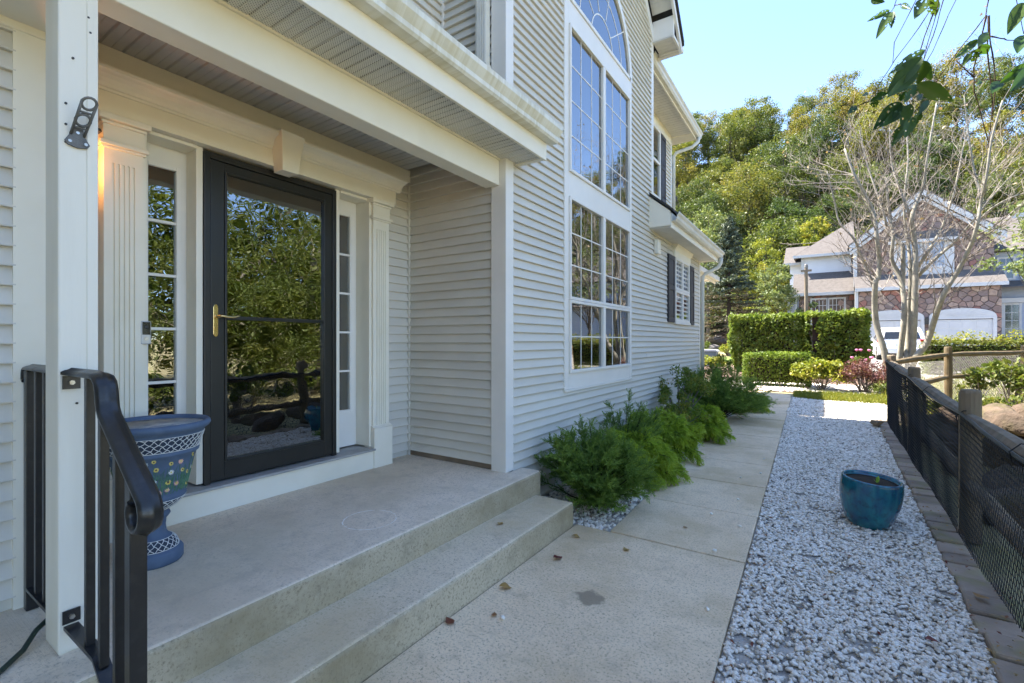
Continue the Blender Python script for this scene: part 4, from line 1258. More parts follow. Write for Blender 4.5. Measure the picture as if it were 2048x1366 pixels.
# ---------------------------------------------------------------- painted urn
UC = (-2.665, .925, .353)
urn = thing('urn_planter', UC, 'tall blue urn planter painted with white lattice and wild flowers', 'planter')
prof = [(0, 0), (.112, 0), (.118, .01), (.118, .05), (.11, .062), (.098, .066), (.094, .08), (.086, .10), (.07, .116), (.058, .125), (.05, .14), (.047, .17), (.05, .20), (.060, .212), (.066, .222), (.063, .232), (.056, .24), (.065, .25), (.092, .268), (.113, .288), (.123, .302), (.130, .312), (.129, .322), (.127, .33), (.142, .40), (.158, .47), (.172, .515), (.181, .52), (.184, .53), (.179, .537), (.19, .575), (.202, .612), (.206, .622), (.215, .63), (.224, .636), (.231, .648), (.229, .66), (.221, .668), (.211, .664), (.204, .65), (.198, .60), (.183, .55), (0, .545)]
MB().lathe(prof, UC, 56).build('body', M['urn_blue'], urn, smooth=True)
MB().lathe([(.2035, .649), (.1975, .60), (.1825, .552), (.0, .5515)], UC, 48).build('inner_wall', M['urn_inside'], urn, smooth=True)
def prof_r(z):
    for (r0, z0), (r1, z1) in zip(prof[1:36], prof[2:37]):
        if z0 <= z <= z1 and z1 > z0:
            return r0 + (r1 - r0) * (z - z0) / (z1 - z0)
    return .2
def band(z0, z1, name):
    mb = MB(); n = 48; zz = [z0 + (z1 - z0) * k / 4 for k in range(5)]
    for z in zz:
        for j in range(n):
            t = 2 * pi * j / n; r = prof_r(z) + .0012
            mb.v.append((UC[0] + r * cos(t), UC[1] + r * sin(t), UC[2] + z))
    for i in range(4):
        for j in range(n):
            mb.f.append((i * n + j, i * n + (j + 1) % n, (i + 1) * n + (j + 1) % n, (i + 1) * n + j))
    b = mb.build(name, M['urn_dark'], urn, smooth=True)
    return b
def lattice(z0, z1, cnt, rows, parent):
    mb = MB()
    for s in (-1, 1):
        for k in range(cnt):
            t0 = 2 * pi * k / cnt
            pp = []
            for q in range(9):
                f = q / 8
                z = z0 + (z1 - z0) * f
                t = t0 + s * f * rows * 2 * pi / cnt + .02 * sin(q * 2.1 + k)
                r = prof_r(z) + .003
                pp.append((UC[0] + r * cos(t), UC[1] + r * sin(t), UC[2] + z))
            mb.tube(pp, .0017, 4)
    for z in (z0, z1):
        mb.tube([(UC[0] + (prof_r(z) + .002) * cos(t), UC[1] + (prof_r(z) + .002) * sin(t), UC[2] + z) for t in [2 * pi * k / 40 for k in range(41)]], .0016, 4, cap=False)
    return mb.build('lattice', M['paint_white'], parent)
for z0, z1, cnt, rows in ((.541, .609, 38, 2.4), (.250, .304, 26, 2.2), (.068, .114, 20, 1.6)):
    lattice(z0, z1, cnt, rows, band(z0, z1, 'painted_band'))
def on_urn(t, z, out=.0016):
    r = prof_r(z) + out
    return Vector((UC[0] + r * cos(t), UC[1] + r * sin(t), UC[2] + z))
rnd = random.Random(3)
fl = []
for k in range(70):
    t = rnd.uniform(-1.9, 1.2); z = rnd.uniform(.35, .505)
    if all((t - a) ** 2 * .035 + (z - b) ** 2 > .0011 for a, b in fl):
        fl.append((t, z))
stems = MB()
for (t, z) in fl:
    m = rnd.choice(['paint_white', 'paint_yellow', 'paint_yellow', 'paint_pink'])
    R = rnd.uniform(.009, .015)
    c = on_urn(t, z, .002); nrm = Vector((cos(t), sin(t), 0)); tt = Vector((-sin(t), cos(t), 0)); up = Vector((0, 0, 1))
    mb = MB(); n = 11
    vs = [c + nrm * .0012]
    for q in range(n * 2):
        a = 2 * pi * q / (n * 2); r = R * (1 if q % 2 == 0 else .62)
        p = c + tt * cos(a) * r + up * sin(a) * r
        vs.append(p)
    mb.add(vs, [(0, q + 1, (q + 1) % (2 * n) + 1) for q in range(2 * n)])
    f = mb.build('painted_flower', M[m], urn)
    mb = MB(); vs = [c + nrm * .0022]
    vs += [c + nrm * .0015 + tt * cos(2 * pi * q / 8) * R * .35 + up * sin(2 * pi * q / 8) * R * .35 for q in range(8)]
    mb.add(vs, [(0, q + 1, (q + 1) % 8 + 1) for q in range(8)])
    mb.build('flower_centre', M['paint_yellow' if m != 'paint_yellow' else 'mulch'], f)
    zb = max(.335, z - rnd.uniform(.06, .14)); dt = rnd.uniform(-.12, .12)
    pp = [on_urn(t + dt * q * q, z + (zb - z) * q, .0012) for q in (0, .25, .5, .75, 1)]
    stems.tube(pp, .0013, 4)
for k in range(150):
    t = rnd.uniform(-1.9, 1.2); z = rnd.uniform(.335, .38); h = rnd.uniform(.03, .11); dt = rnd.uniform(-.2, .2)
    stems.tube([on_urn(t + dt * q * q, min(z + h * q, .508), .001) for q in (0, .4, .8, 1)], [.0016, .0014, .001, .0004], 4)
stems.build('painted_stems', M['paint_green'], urn)

# ---------------------------------------------------------------- glazed pot on the gravel
PC = (.285, 4.52, .0)
gp_ = thing('glazed_pot', PC, 'round glossy teal blue glazed pot standing on the white gravel', 'planter')
prof = [(r * .90, z * .88) for r, z in [(.0, -.01), (.125, -.01), (.142, .004), (.17, .06), (.195, .13), (.212, .21), (.219, .28), (.219, .34), (.214, .385), (.213, .40), (.207, .41), (.198, .408), (.193, .395), (.19, .372), (.0, .372)]]
MB().lathe(prof, PC, 56).build('body', M['glaze'], gp_, smooth=True)
MB().lathe([(.172, .330), (.12, .334), (.0, .336)], PC, 32).build('soil', M['soil'], gp_, smooth=True)
sp = MB()
b0 = Vector((PC[0] + .03, PC[1] - .03, .333))
sp.add([b0 + Vector(v) for v in [(0, 0, 0), (.012, 0, .012), (.016, .004, .035), (.008, .006, .055), (-.008, .004, .04), (-.006, 0, .014)]], [(0, 1, 2, 3, 4, 5)])
sp.add([b0 + Vector(v) for v in [(0, 0, 0), (-.006, .01, .01), (-.02, .02, .025), (-.012, .004, .014)]], [(0, 1, 2, 3)])
sp.build('sprout', M['sprout'], gp_)
gp_.rotation_euler = (radians(1.5), radians(4.5), 0)

# ---------------------------------------------------------------- mesh fence along the creek
def fx(y): return .80 + .0183 * (y - 3.2)
fy = [-1.0, 1.8, 4.6, 7.5, 10.3]
ftop = [1.03, 1.05, 1.075, 1.11, 1.19]
frail = [.84, .86, .885, .975, 1.075]
fence = thing('mesh_fence', (.85, 4.6, 0), 'low grey post and rail fence covered in black plastic mesh', 'fence')
for k, y in enumerate(fy):
    r = .062
    mb = MB()
    pts = []
    n = 14
    mb.lathe([(r * .98, 0), (r, .3), (r, ftop[k] - .02), (r * .93, ftop[k] - .006), (r * .8, ftop[k])], (fx(y) + .055, y, -.02), n)
    for i, v in enumerate(mb.v):
        mb.v[i] = (v[0] + random.uniform(-.003, .003), v[1] + random.uniform(-.003, .003), v[2] + random.uniform(-.004, .004))
    mb.build('post', M['fence_wood'], fence, smooth=False)
for k in range(len(fy) - 1):
    a, b = fy[k], fy[k + 1]
    for dz0, dz1, nm in ((0, 0, 'rail'), (-.47, -.47, 'rail')):
        pts = []
        for q in range(7):
            f = q / 6
            y = a + (b - a) * f
            z = frail[k] + (frail[k + 1] - frail[k]) * f + dz0 - .035 + random.uniform(-.006, .006)
            pts.append((fx(y) + .052 + random.uniform(-.005, .005), y, z))
        MB().tube(pts, [.036, .046, .048, .047, .048, .046, .036], 9).build(nm, M['fence_wood'], fence)
# black extruded mesh, one sheet per bay: a hexagon net of thin strands
def net(y0, y1, z0f, z1f, xf, cw, chh, r):
    nx = int((y1 - y0) / cw); nz = int((z1f(y0) - z0f(y0)) / chh)
    P = {}
    def pt(i, j, k):
        y = y0 + (i + (.5 if j % 2 else 0)) * cw
        z0, z1 = z0f(y), z1f(y)
        z = z0 + (z1 - z0) * ((j + (.62 if k else .0)) / nz)
        return (xf(y, z), y, z)
    E = []
    for j in range(nz):
        for i in range(nx):
            a = pt(i, j, 0); b = pt(i, j, 1)
            E.append((a, b))
            if j + 1 < nz:
                di = 0 if j % 2 else -1
                for q in (di, di + 1):
                    if 0 <= i + q < nx:
                        E.append((b, pt(i + q, j + 1, 0)))
    E = np.array(E)
    A, B = E[:, 0], E[:, 1]
    n = len(A)
    d = unit(B - A)
    u = unit(np.cross(d, np.array([1., 0, 0])[None].repeat(n, 0)))
    w = np.cross(d, u)
    V = np.empty((n, 6, 3))
    for q in range(3):
        t = 2 * pi * q / 3
        off = (u * cos(t) * 1.25 + w * sin(t)) * r
        V[:, q] = A + off; V[:, 3 + q] = B + off
    F = np.array([(0, 1, 4, 3), (1, 2, 5, 4), (2, 0, 3, 5)])[None] + (np.arange(n) * 6)[:, None, None]
    return V.reshape(-1, 3), F.reshape(-1, 4)
for k in range(len(fy) - 1):
    a, b = fy[k], fy[k + 1]
    zt = lambda y, k=k, a=a, b=b: frail[k] + (frail[k + 1] - frail[k]) * (y - a) / (b - a) + .012 - .035 * sin(pi * (y - a) / (b - a))
    zb = lambda y: .01 + .012 * sin(y * 5)
    xf = lambda y, z: fx(y) - .012 + .006 * sin(y * 2.6 + z * 3) + .002 * sin(y * 9 - z * 6)
    fine = k >= 1
    V, F = net(a, b, zb, zt, xf, .037 if fine else .06, .033 if fine else .052, .0022 if fine else .003)
    sh = add_mesh('mesh_panel', np_mesh('mesh_panel', V - np.array(org(fence)), F, M['mesh_black']), fence)
    # rolled top edge of the sheet, tied to the rail
    ed = MB().tube([(xf(y, zt(y)) + .003, y, zt(y) - .008) for y in np.linspace(a, b, 40)], .011, 6)
    ed.build('rolled_edge', M['mesh_black'], sh)
for y in (1.85, 3.3, 4.55, 6.1, 7.45, 9.0, 10.25):
    zz = np.interp(y, fy, frail)
    MB().tube([(fx(y) - .02, y, zz - .09), (fx(y) - .03, y + .004, zz - .02), (fx(y) + .01, y, zz + .025), (fx(y) + .06, y, zz + .02)], .0035, 5).build('cable_tie', M['mesh_black'], fence)

# ---------------------------------------------------------------- post and rail fence beyond
rf = thing('rail_fence', (2.1, 12.8, .1), 'sunlit round post and rail fence with wire mesh behind the creek', 'fence')
pp = [(.985, 10.35), (2.12, 12.8), (3.76, 15.06), (5.4, 17.3), (7.0, 19.6)]
pz = [.0, .18, .20, .25, .3]
for k, (x, y) in enumerate(pp):
    if k:
        mb = MB().lathe([(.065, 0), (.067, .5), (.066, 1.08), (.06, 1.11), (.045, 1.115)], (x, y, pz[k]), 12)
        mb.build('post', M['fence_wood_golden'], rf)
for k in range(len(pp) - 1):
    (xa, ya), (xb, yb) = pp[k], pp[k + 1]
    za, zb_ = (1.04, 1.14) if k == 0 else (pz[k] + .96, pz[k + 1] + .96)
    for dz in (0, -.46):
        pts = [(xa + (xb - xa) * f, ya + (yb - ya) * f, za + (zb_ - za) * f + dz + random.uniform(-.008, .008)) for f in np.linspace(0, 1, 7)]
        MB().tube(pts, [.035, .05, .052, .05, .052, .05, .035], 9).build('rail', M['fence_wood_golden'], rf)
    w = MB()
    L = sqrt((xb - xa) ** 2 + (yb - ya) ** 2)
    ux, uy = (xb - xa) / L, (yb - ya) / L
    H = .92
    off = .05
    for s in (-1, 1):
        q = -H
        while q < L:
            t0, t1 = max(q, 0), min(q + H, L)
            z0, z1 = (t0 - q), (t1 - q)
            if s < 0: z0, z1 = H - z0, H - z1
            base = za - .95
            w.tube([(xa + ux * t0 - uy * off, ya + uy * t0 + ux * off, base + z0), (xa + ux * t1 - uy * off, ya + uy * t1 + ux * off, base + z1)], .0022, 3, cap=False)
            q += .062
    w.build('wire_mesh', M['wire'], rf)

# ---------------------------------------------------------------- rocks of the creek bank
def rock_mesh(seed, m):
    r = np.random.default_rng(seed)
    v, f = ICO_V.copy(), ICO_F
    # one subdivision
    mid = {}; vs = [tuple(p) for p in v]; fs = []
    def mp(a, b):
        k = (min(a, b), max(a, b))
        if k not in mid:
            p = (np.array(vs[a]) + np.array(vs[b])) / 2; p /= np.linalg.norm(p)
            mid[k] = len(vs); vs.append(tuple(p))
        return mid[k]
    fs = [tuple(q) for q in f]
    for _ in range(2):
        f2 = []
        for a, b, c in fs:
            ab, bc, ca = mp(a, b), mp(b, c), mp(c, a)
            f2 += [(a, ab, ca), (b, bc, ab), (c, ca, bc), (ab, bc, ca)]
        fs = f2
    V = np.array(vs)
    # cut with random planes: flat broken faces
    for _ in range(14):
        d = r.normal(size=3); d /= np.linalg.norm(d)
        h = r.uniform(.5, .85)
        k = V @ d
        V = V - np.where(k > h, k - h, 0)[:, None] * d
    V *= np.array([1.25, .9, .7]) * (1 + r.normal(size=3) * .12)
    V += r.normal(size=V.shape) * .012
    return np_mesh('boulder', V, np.array(fs), m)
rocks = [rock_mesh(s, M['boulder']) for s in range(6)]
rk = random.Random(11)
spots = [(1.95, 8.2, .42, .30), (1.65, 7.2, .40, .18), (2.35, 7.4, .42, .22), (2.0, 6.4, .45, .12), (2.5, 8.9, .36, .34), (1.6, 8.9, .34, .26), (1.45, 6.2, .34, .05), (2.1, 9.6, .30, .30), (1.5, 9.7, .26, .2),
         (2.9, 9.4, .33, .32), (2.7, 8.0, .36, .36), (1.35, 5.2, .30, .02), (1.85, 5.3, .36, .05), (1.4, 8.1, .26, .16), (1.35, 7.6, .22, .1), (2.3, 10.3, .25, .28), (1.8, 10.3, .22, .2), (1.25, 9.2, .2, .1), (2.8, 10.4, .28, .26), (3.2, 10.6, .3, .25),
         (1.3, 4.2, .28, .0), (1.8, 4.3, .33, .0), (1.4, 3.2, .27, .0), (2.3, 5.8, .4, .1), (1.32, 10.6, .18, .08), (1.2, 6.9, .18, .03), (1.2, 5.8, .16, .02), (1.22, 8.5, .17, .06), (1.6, 5.75, .22, .06), (1.9, 7.8, .24, .42), (2.3, 8.4, .25, .5)]
for (x, y, s, z) in spots:
    o = bpy.data.objects.new('boulder', rk.choice(rocks)); link(o)
    o.location = (x, y, z); o.rotation_euler = (rk.uniform(-.4, .4), rk.uniform(-.4, .4), rk.uniform(0, 6.3)); o.scale = (s, s, s * .95)
    tag(o, 'rough brown boulder piled on the creek bank behind the black mesh fence', 'rock', 'boulders on the creek bank')
o = add_mesh('edge_rock', rock_mesh(77, mat('pale_rock', (.30, .225, .15), (.22, .16, .11), 8, .9, bs=.8, bscale=14)), None, (.74, 9.75, .06)); o.scale = (.10, .13, .10)
tag(o, 'single pale tan rock at the far end of the stone edging', 'rock')
for k in range(16):
    o = bpy.data.objects.new('wall_boulder', rocks[k % 6]); link(o)
    o.data = rocks[k % 6]
    row = k // 8
    x = -12.6 + (k % 8) * 1.25 + row * .5
    o.location = (x, 33.5 + row * .4, .75 + row * .75); o.rotation_euler = (0, 0, rk.uniform(0, 6)); o.scale = (.72, .6, .6)
    o.material_slots[0].link = 'OBJECT'; o.material_slots[0].material = M['boulder_grey']
    tag(o, 'grey boulder stacked in the low retaining wall under the spruce', 'rock', 'retaining wall boulders under the spruce')

# fallen leaves on porch, step and path
lfm = {}
def fallen(x, y, z, s, col, rot, label):
    r = np.random.default_rng(int(abs(x * 1000 + y * 100)))
    n = 7
    vs = []
    for q in range(n):
        f = q / (n - 1)
        w = sin(pi * min(f * 1.08, 1)) * .32 * (1 if q else 0) + .01
        hgt = .10 * sin(f * 4 + rot) + .04
        vs += [((f - .5), -w, hgt + .16 * w + r.normal() * .02), ((f - .5), 0, hgt), ((f - .5), w, hgt + .22 * w + r.normal() * .02)]
    V = np.array(vs) * s
    V[:, 2] -= V[:, 2].min() - .002
    F = [(3 * q + c, 3 * q + 3 + c, 3 * q + 4 + c, 3 * q + 1 + c) for q in range(n - 1) for c in (0, 1)]
    o = add_mesh('fallen_leaf', np_mesh('fallen_leaf', V, np.array(F), M['lf_fallen'], np.full(len(F), col)), None, (x, y, z))
    o.rotation_euler = (0, 0, rot)
    tag(o, label, 'leaf', 'fallen leaves around the porch')
fallen(-1.50, 2.20, .0, .075, .45, .6, 'curled tan leaf against the foot of the front step')
fallen(-1.40, 1.95, .0, .045, .95, 2.1, 'tiny orange leaf near the foot of the front step')
fallen(-1.42, 2.68, .0, .075, .0, 1.2, 'dark red curled leaf on the concrete path by the step')
fallen(-1.55, 1.78, .0, .07, .05, 2.8, 'dark red leaf touching the bottom of the step riser')
fallen(-1.47, 3.05, .0, .06, .5, .2, 'tan leaf on the path near the step corner')
fallen(-1.10, 3.05, .0, .065, .62, 2.4, 'small amber leaf alone in the middle of the path slab')
fallen(-1.80, 2.58, .176, .06, .5, 1.7, 'yellow leaf lying at the back of the lower step')
fallen(-.86, 3.66, .0, .04, .9, .9, 'tiny orange leaf on the slab past the shrubs')
fallen(.05, 3.35, .025, .07, .8, .9, 'orange brown leaf on the gravel in front of the glazed pot')
fallen(.42, 2.85, .025, .06, .0, .3, 'dark red leaf on the gravel near the edging')
fallen(.70, 3.45, .04, .08, .85, 2.3, 'rust coloured leaf on the stone edging under the fence')
fallen(.75, 4.15, .04, .07, .9, 1.3, 'small rust leaf tucked against the bottom of the black mesh')
fallen(.1, 2.0, .025, .06, .4, 1.9, 'pale yellow leaf on the gravel near the bottom of the picture')
# ---------------------------------------------------------------- stone house across the drive
fh = thing('stone_house', (5, 38, .5), 'stone fronted house with twin white garage doors across the drive', 'house')
GZ = .45
# voronoi stones
def clip(poly, px, py, nx, ny):
    out = []
    n = len(poly)
    for i in range(n):
        a, b = poly[i], poly[(i + 1) % n]
        da = (a[0] - px) * nx + (a[1] - py) * ny
        db = (b[0] - px) * nx + (b[1] - py) * ny
        if da <= 0: out.append(a)
        if (da < 0 < db) or (db < 0 < da):
            t = da / (da - db)
            out.append((a[0] + (b[0] - a[0]) * t, a[1] + (b[1] - a[1]) * t))
    return out
STONES = []
def stones(parent, y, bound, skip, seed, w=.40, h=.29):
    r = random.Random(seed)
    xs = [p[0] for p in bound]; zs_ = [p[1] for p in bound]
    seeds = []
    z = min(zs_) - h; row = 0
    while z < max(zs_) + h:
        x = min(xs) - w + (w / 2 if row % 2 else 0)
        while x < max(xs) + w:
            seeds.append((x + r.uniform(-.36, .36) * w, z + r.uniform(-.36, .36) * h)); x += w
        z += h; row += 1
    for i, (sx, sz) in enumerate(seeds):
        near = sorted(((qx - sx) ** 2 + (1.6 * (qz - sz)) ** 2, qx, qz) for j, (qx, qz) in enumerate(seeds) if j != i and abs(qx - sx) < 1.6 and abs(qz - sz) < 1.2)[:14]
        poly = [(sx - 1, sz - 1), (sx + 1, sz - 1), (sx + 1, sz + 1), (sx - 1, sz + 1)]
        g = .011
        for _, qx, qz in near:
            dx, dz = qx - sx, qz - sz
            L = sqrt(dx * dx + dz * dz)
            poly = clip(poly, (sx + qx) / 2 - dx / L * g, (sz + qz) / 2 - dz / L * g, dx / L, dz / L)
            if len(poly) < 3: break
        nb = len(bound)
        for k in range(nb):
            if len(poly) < 3: break
            a, b = bound[k], bound[(k + 1) % nb]
            ex, ez = b[0] - a[0], b[1] - a[1]
            L = sqrt(ex * ex + ez * ez)
            poly = clip(poly, a[0], a[1], ez / L, -ex / L)
        if len(poly) < 3: continue
        cx = sum(p[0] for p in poly) / len(poly); cz = sum(p[1] for p in poly) / len(poly)
        area = abs(sum(poly[k][0] * poly[(k + 1) % len(poly)][1] - poly[(k + 1) % len(poly)][0] * poly[k][1] for k in range(len(poly)))) / 2
        if area < .008: continue
        if any(x0 < min(p[0] for p in poly) and max(p[0] for p in poly) < x1 and z0 < min(p[1] for p in poly) and max(p[1] for p in poly) < z1 for x0, x1, z0, z1 in skip): continue
        n = len(poly); d = r.uniform(.015, .05)
        base = [(p[0], y, p[1]) for p in poly]
        top = [(cx + (p[0] - cx) * .90 + 0, y - d + r.uniform(-.006, .006), cz + (p[1] - cz) * .90) for p in poly]
        mb = MB().add(base + top, [tuple(range(n, 2 * n))] + [(k, (k + 1) % n, n + (k + 1) % n, n + k) for k in range(n)])
        STONES.append((area, mb, parent))
D1, D2 = (2.32, 4.92), (5.40, 8.0)
# lower storey
lo_ = box('wall', M['mortar'], fh, 1.86, 8.35, 37.0, 41, GZ - .3, 4.62)
stones(lo_, 36.995, [(1.9, GZ - .1), (8.35, GZ - .1), (8.35, 4.55), (1.9, 4.55)], [(D1[0] - .1, D1[1] + .1, 0, 3.0), (D2[0] - .1, D2[1] + .1, 0, 3.0)], 1)
# upper storey gable
up_ = MB().prism([(1.86, 4.6), (8.27, 4.6), (8.27, 7.75), (5.07, 10.45), (1.86, 7.75)], 'y', 38.0, 43).build('wall', M['mortar'], fh)
stones(up_, 37.995, [(1.9, 5.45), (8.27, 5.45), (8.27, 7.7), (5.07, 10.35), (1.9, 7.7)], [(3.6, 6.55, 5.3, 7.6)], 2, .41, .30)
# left lower bay
lb = box('wall', M['mortar'], fh, -1.4, 1.85, 38.5, 42, GZ - .3, 4.6)
stones(lb, 38.495, [(-1.35, 2.0), (1.80, 2.0), (1.80, 4.55), (-1.35, 4.55)], [(-.62, 1.2, 2.2, 4.3)], 3)
# the three hundred largest stones singly, the small fillers together
STONES.sort(key=lambda q: -q[0])
for area, mb, par in STONES[:298]:
    mb.build('stone', M['veneer'], par)
for par in (lo_, up_, lb):
    rest = MB()
    for area, mb, q in STONES[298:]:
        if q is par: rest.add(mb.v, mb.f)
    if rest.v: tag(rest.build('filler_stones', mat('filler_stone', (.15, .112, .092), (.105, .082, .07), 3, .85), par), kind='stuff')
# siding upper left
us = box('wall', M['far_siding'], fh, -1.25, 1.86, 40.0, 44, 4.6, 7.5)
mb = MB()
for k in range(20):
    z = 6.0 + k * .075
    mb.prism([(39.998, z), (39.982, z), (39.996, z + .075), (39.998, z + .075)], 'x', -1.2, 1.75)
tag(mb.build('siding_courses', M['far_siding'], us), kind='stuff')
box('wall', M['far_siding'], fh, -2.1, -1.26, 42.0, 46, GZ, 7.3)
# white corner boards and downspouts
box('corner_trim', M['white_door'], fh, 1.72, 1.885, 36.96, 37.3, GZ, 4.6)
box('corner_trim', M['white_door'], fh, 1.70, 1.88, 37.93, 38.2, 5.0, 7.8)
box('corner_trim', M['white_door'], fh, -1.30, -1.12, 39.95, 40.1, 5.0, 7.5)
MB().tube([(1.55, 39.95, 7.45), (1.62, 39.9, 7.2), (1.62, 39.9, 6.2)], .05, 8).build('downspout', M['white_door'], fh)
MB().tube([(-1.35, 38.2, 4.55), (-1.5, 38.4, 4.3), (-1.5, 38.5, .6)], .06, 8).build('downspout', M['box_green'], fh)
# roofs
def slab3(name, m, pts, t, parent):
    p = [Vector(q) for q in pts]
    n = (p[1] - p[0]).cross(p[2] - p[0]).normalized()
    if n.z < 0: n = -n
    k = len(p)
    vs = p + [q + n * t for q in p]
    return MB().add(vs, [tuple(range(k))[::-1], tuple(range(k, 2 * k))] + [(i, (i + 1) % k, k + (i + 1) % k, k + i) for i in range(k)]).build(name, m, parent)
def pent(x0, x1, y0, z0, y1, z1, name='pent_roof'):
    r = slab3(name, M['shingle'], [(x0, y0, z0), (x1, y0, z0), (x1, y1, z1), (x0, y1, z1)], .06, fh)
    box('fascia', M['white_door'], r, x0, x1, y0 - .10, y0 + .02, z0 - .14, z0 + .06)
    return r
pent(1.7, 8.55, 36.7, 4.68, 38.02, 5.62)
pent(-1.75, 1.72, 38.1, 4.66, 40.02, 6.25)
slab3('roof', M['shingle'], [(1.45, 37.6, 7.62), (5.07, 37.6, 10.68), (5.07, 47, 10.68), (1.45, 47, 7.62)], .08, fh)
slab3('roof', M['shingle'], [(8.69, 37.6, 7.62), (8.69, 47, 7.62), (5.07, 47, 10.68), (5.07, 37.6, 10.68)], .08, fh)
for s in (-1, 1):
    a = Vector((5.07 + s * 3.62, 37.52, 7.60)); b = Vector((5.07, 37.52, 10.66))
    v = [a, b, b - Vector((0, 0, .34)), a - Vector((0, 0, .34)) - Vector((s * .0, 0, 0))]
    w = [q + Vector((0, .09, 0)) for q in v]
    MB().add(v + w, [(0, 1, 2, 3), (7, 6, 5, 4), (0, 4, 5, 1), (1, 5, 6, 2), (2, 6, 7, 3), (3, 7, 4, 0)]).build('rake_board', M['white_door'], fh)
    v = [q + Vector((-s * .05, .12, -.36)) for q in (a, b)]; v += [v[1] - Vector((0, 0, .22)), v[0] - Vector((0, 0, .22))]
    w = [q + Vector((0, .1, 0)) for q in v]
    MB().add(v + w, [(0, 1, 2, 3), (7, 6, 5, 4), (0, 4, 5, 1), (1, 5, 6, 2), (2, 6, 7, 3), (3, 7, 4, 0)]).build('rake_frieze', M['white_door'], fh)
# hip roof over the left siding
slab3('roof', M['shingle'], [(-1.75, 39.5, 7.5), (1.9, 39.5, 7.5), (1.9, 43.2, 10.3), (1.75, 43.2, 10.3)], .06, fh)
slab3('roof', M['shingle'], [(-1.75, 39.5, 7.5), (1.75, 43.2, 10.3), (1.75, 46, 10.3), (-1.75, 46, 7.5)], .06, fh)
box('fascia', M['white_door'], fh, -1.8, 1.72, 39.40, 39.5, 7.38, 7.56)
slab3('roof', M['shingle'], [(-2.5, 41.5, 7.3), (1.6, 41.5, 7.3), (1.6, 44.5, 9.0), (-2.5, 44.5, 9.0)], .06, fh)
box('fascia', M['white_door'], fh, -2.55, -1.2, 41.4, 41.5, 7.18, 7.36)
slab3('roof', M['blue_siding'], [(-2.6, 40.5, 4.3), (-1.4, 40.5, 5.4), (-1.4, 42.0, 5.4), (-2.6, 42.0, 4.3)], .08, fh)
box('wall', M['blue_siding'], fh, -2.2, -1.45, 40.8, 42, GZ, 4.4)
# garage doors
for (x0, x1) in (D1, D2):
    g = box('garage_door', M['white_door'], fh, x0, x1, 36.93, 37.05, GZ, 2.66)
    for r_ in range(4):
        for c in range(4):
            pw = (x1 - x0 - .3) / 4
            xx = x0 + .15 + c * pw
            box('door_panel', M['white_door'], g, xx + .05, xx + pw - .05, 36.915, 36.931, GZ + .08 + r_ * .54, GZ + .50 + r_ * .54, bevel=.02)
    MB().box(x0 - .14, x0 + .02, 36.86, 37.0, GZ, 2.70).box(x1 - .02, x1 + .14, 36.86, 37.0, GZ, 2.70).box(x0 - .14, x1 + .14, 36.86, 37.0, 2.7005, 2.80).build('door_casing', M['white_door'], g)
    cx, hw, rise = (x0 + x1) / 2, (x1 - x0) / 2 + .14, .52
    pl = [(cx - hw, 2.801)] + [(cx - hw * cos(pi * k / 16), 2.80 + .001 + rise * sin(pi * k / 16) ** .8) for k in range(1, 16)] + [(cx + hw, 2.801)]
    ap = MB().prism(pl, 'y', 36.88, 37.0).build('arch_panel', M['white_door'], g)
    for k in range(1, 12):
        t = pi * k / 12
        MB().tube([(cx - .25 * cos(t), 36.875, 2.83 + .1 * sin(t)), (cx - (hw - .12) * cos(t), 36.875, 2.82 + (rise - .07) * sin(t) ** .8)], .014, 4).build('fan_rib', M['white_door'], ap)
# lantern between the doors
MB().box(5.08, 5.24, 36.78, 36.94, 2.42, 2.72).prism([(5.05, 2.72), (5.27, 2.72), (5.16, 2.84)], 'y', 36.76, 36.96).build('wall_lamp', M['lamp_iron'], fh)
# white box bay with two sash windows
bay = box('bay', M['white_door'], fh, 3.68, 6.52, 37.72, 38.0, 5.48, 7.55)
slab3('bay_roof', M['shingle'], [(3.42, 37.45, 7.55), (6.78, 37.45, 7.55), (6.55, 38.05, 8.2), (3.65, 38.05, 8.2)], .05, fh)
box('bay_fascia', M['white_door'], fh, 3.42, 6.78, 37.38, 37.46, 7.44, 7.60)
def sash(parent, x0, x1, z0, z1, y, cols, rows, m=None):
    w = MB().box(x0 - .09, x0, y - .05, y, z0 - .09, z1 + .09).box(x1, x1 + .09, y - .05, y, z0 - .09, z1 + .09).box(x0, x1, y - .049, y, z1, z1 + .09).box(x0, x1, y - .049, y, z0 - .09, z0).build('window', M['white_door'], fh)
    for c in range(cols):
        for r_ in range(rows):
            a, b = x0 + (x1 - x0) * c / cols, x0 + (x1 - x0) * (c + 1) / cols
            p, q = z0 + (z1 - z0) * r_ / rows, z0 + (z1 - z0) * (r_ + 1) / rows
            box('pane', m or M['car_glass'], w, a + .016, b - .016, y - .022, y - .012, p + .016, q - .016)
    box('grille', M['white_door'], w, x0, x1, y - .018, y - .006, z0, z1)
    return w
GREY_PANE = mat('grey_pane', (.18, .20, .24), None, 2, .1, spec=.8)
sash(fh, 5.22, 6.08, 5.95, 7.42, 37.718, 3, 4, GREY_PANE)
sash(fh, 4.12, 4.98, 5.95, 7.42, 37.718, 3, 4, GREY_PANE)
BROWN_PANE = mat('brown_pane', (.07, .05, .04), (.14, .10, .08), 3, .12, spec=.7)
sash(fh, -.62, .22, 2.6, 4.28, 38.49, 4, 4, BROWN_PANE)
sash(fh, .36, 1.20, 2.6, 4.28, 38.49, 4, 4, BROWN_PANE)

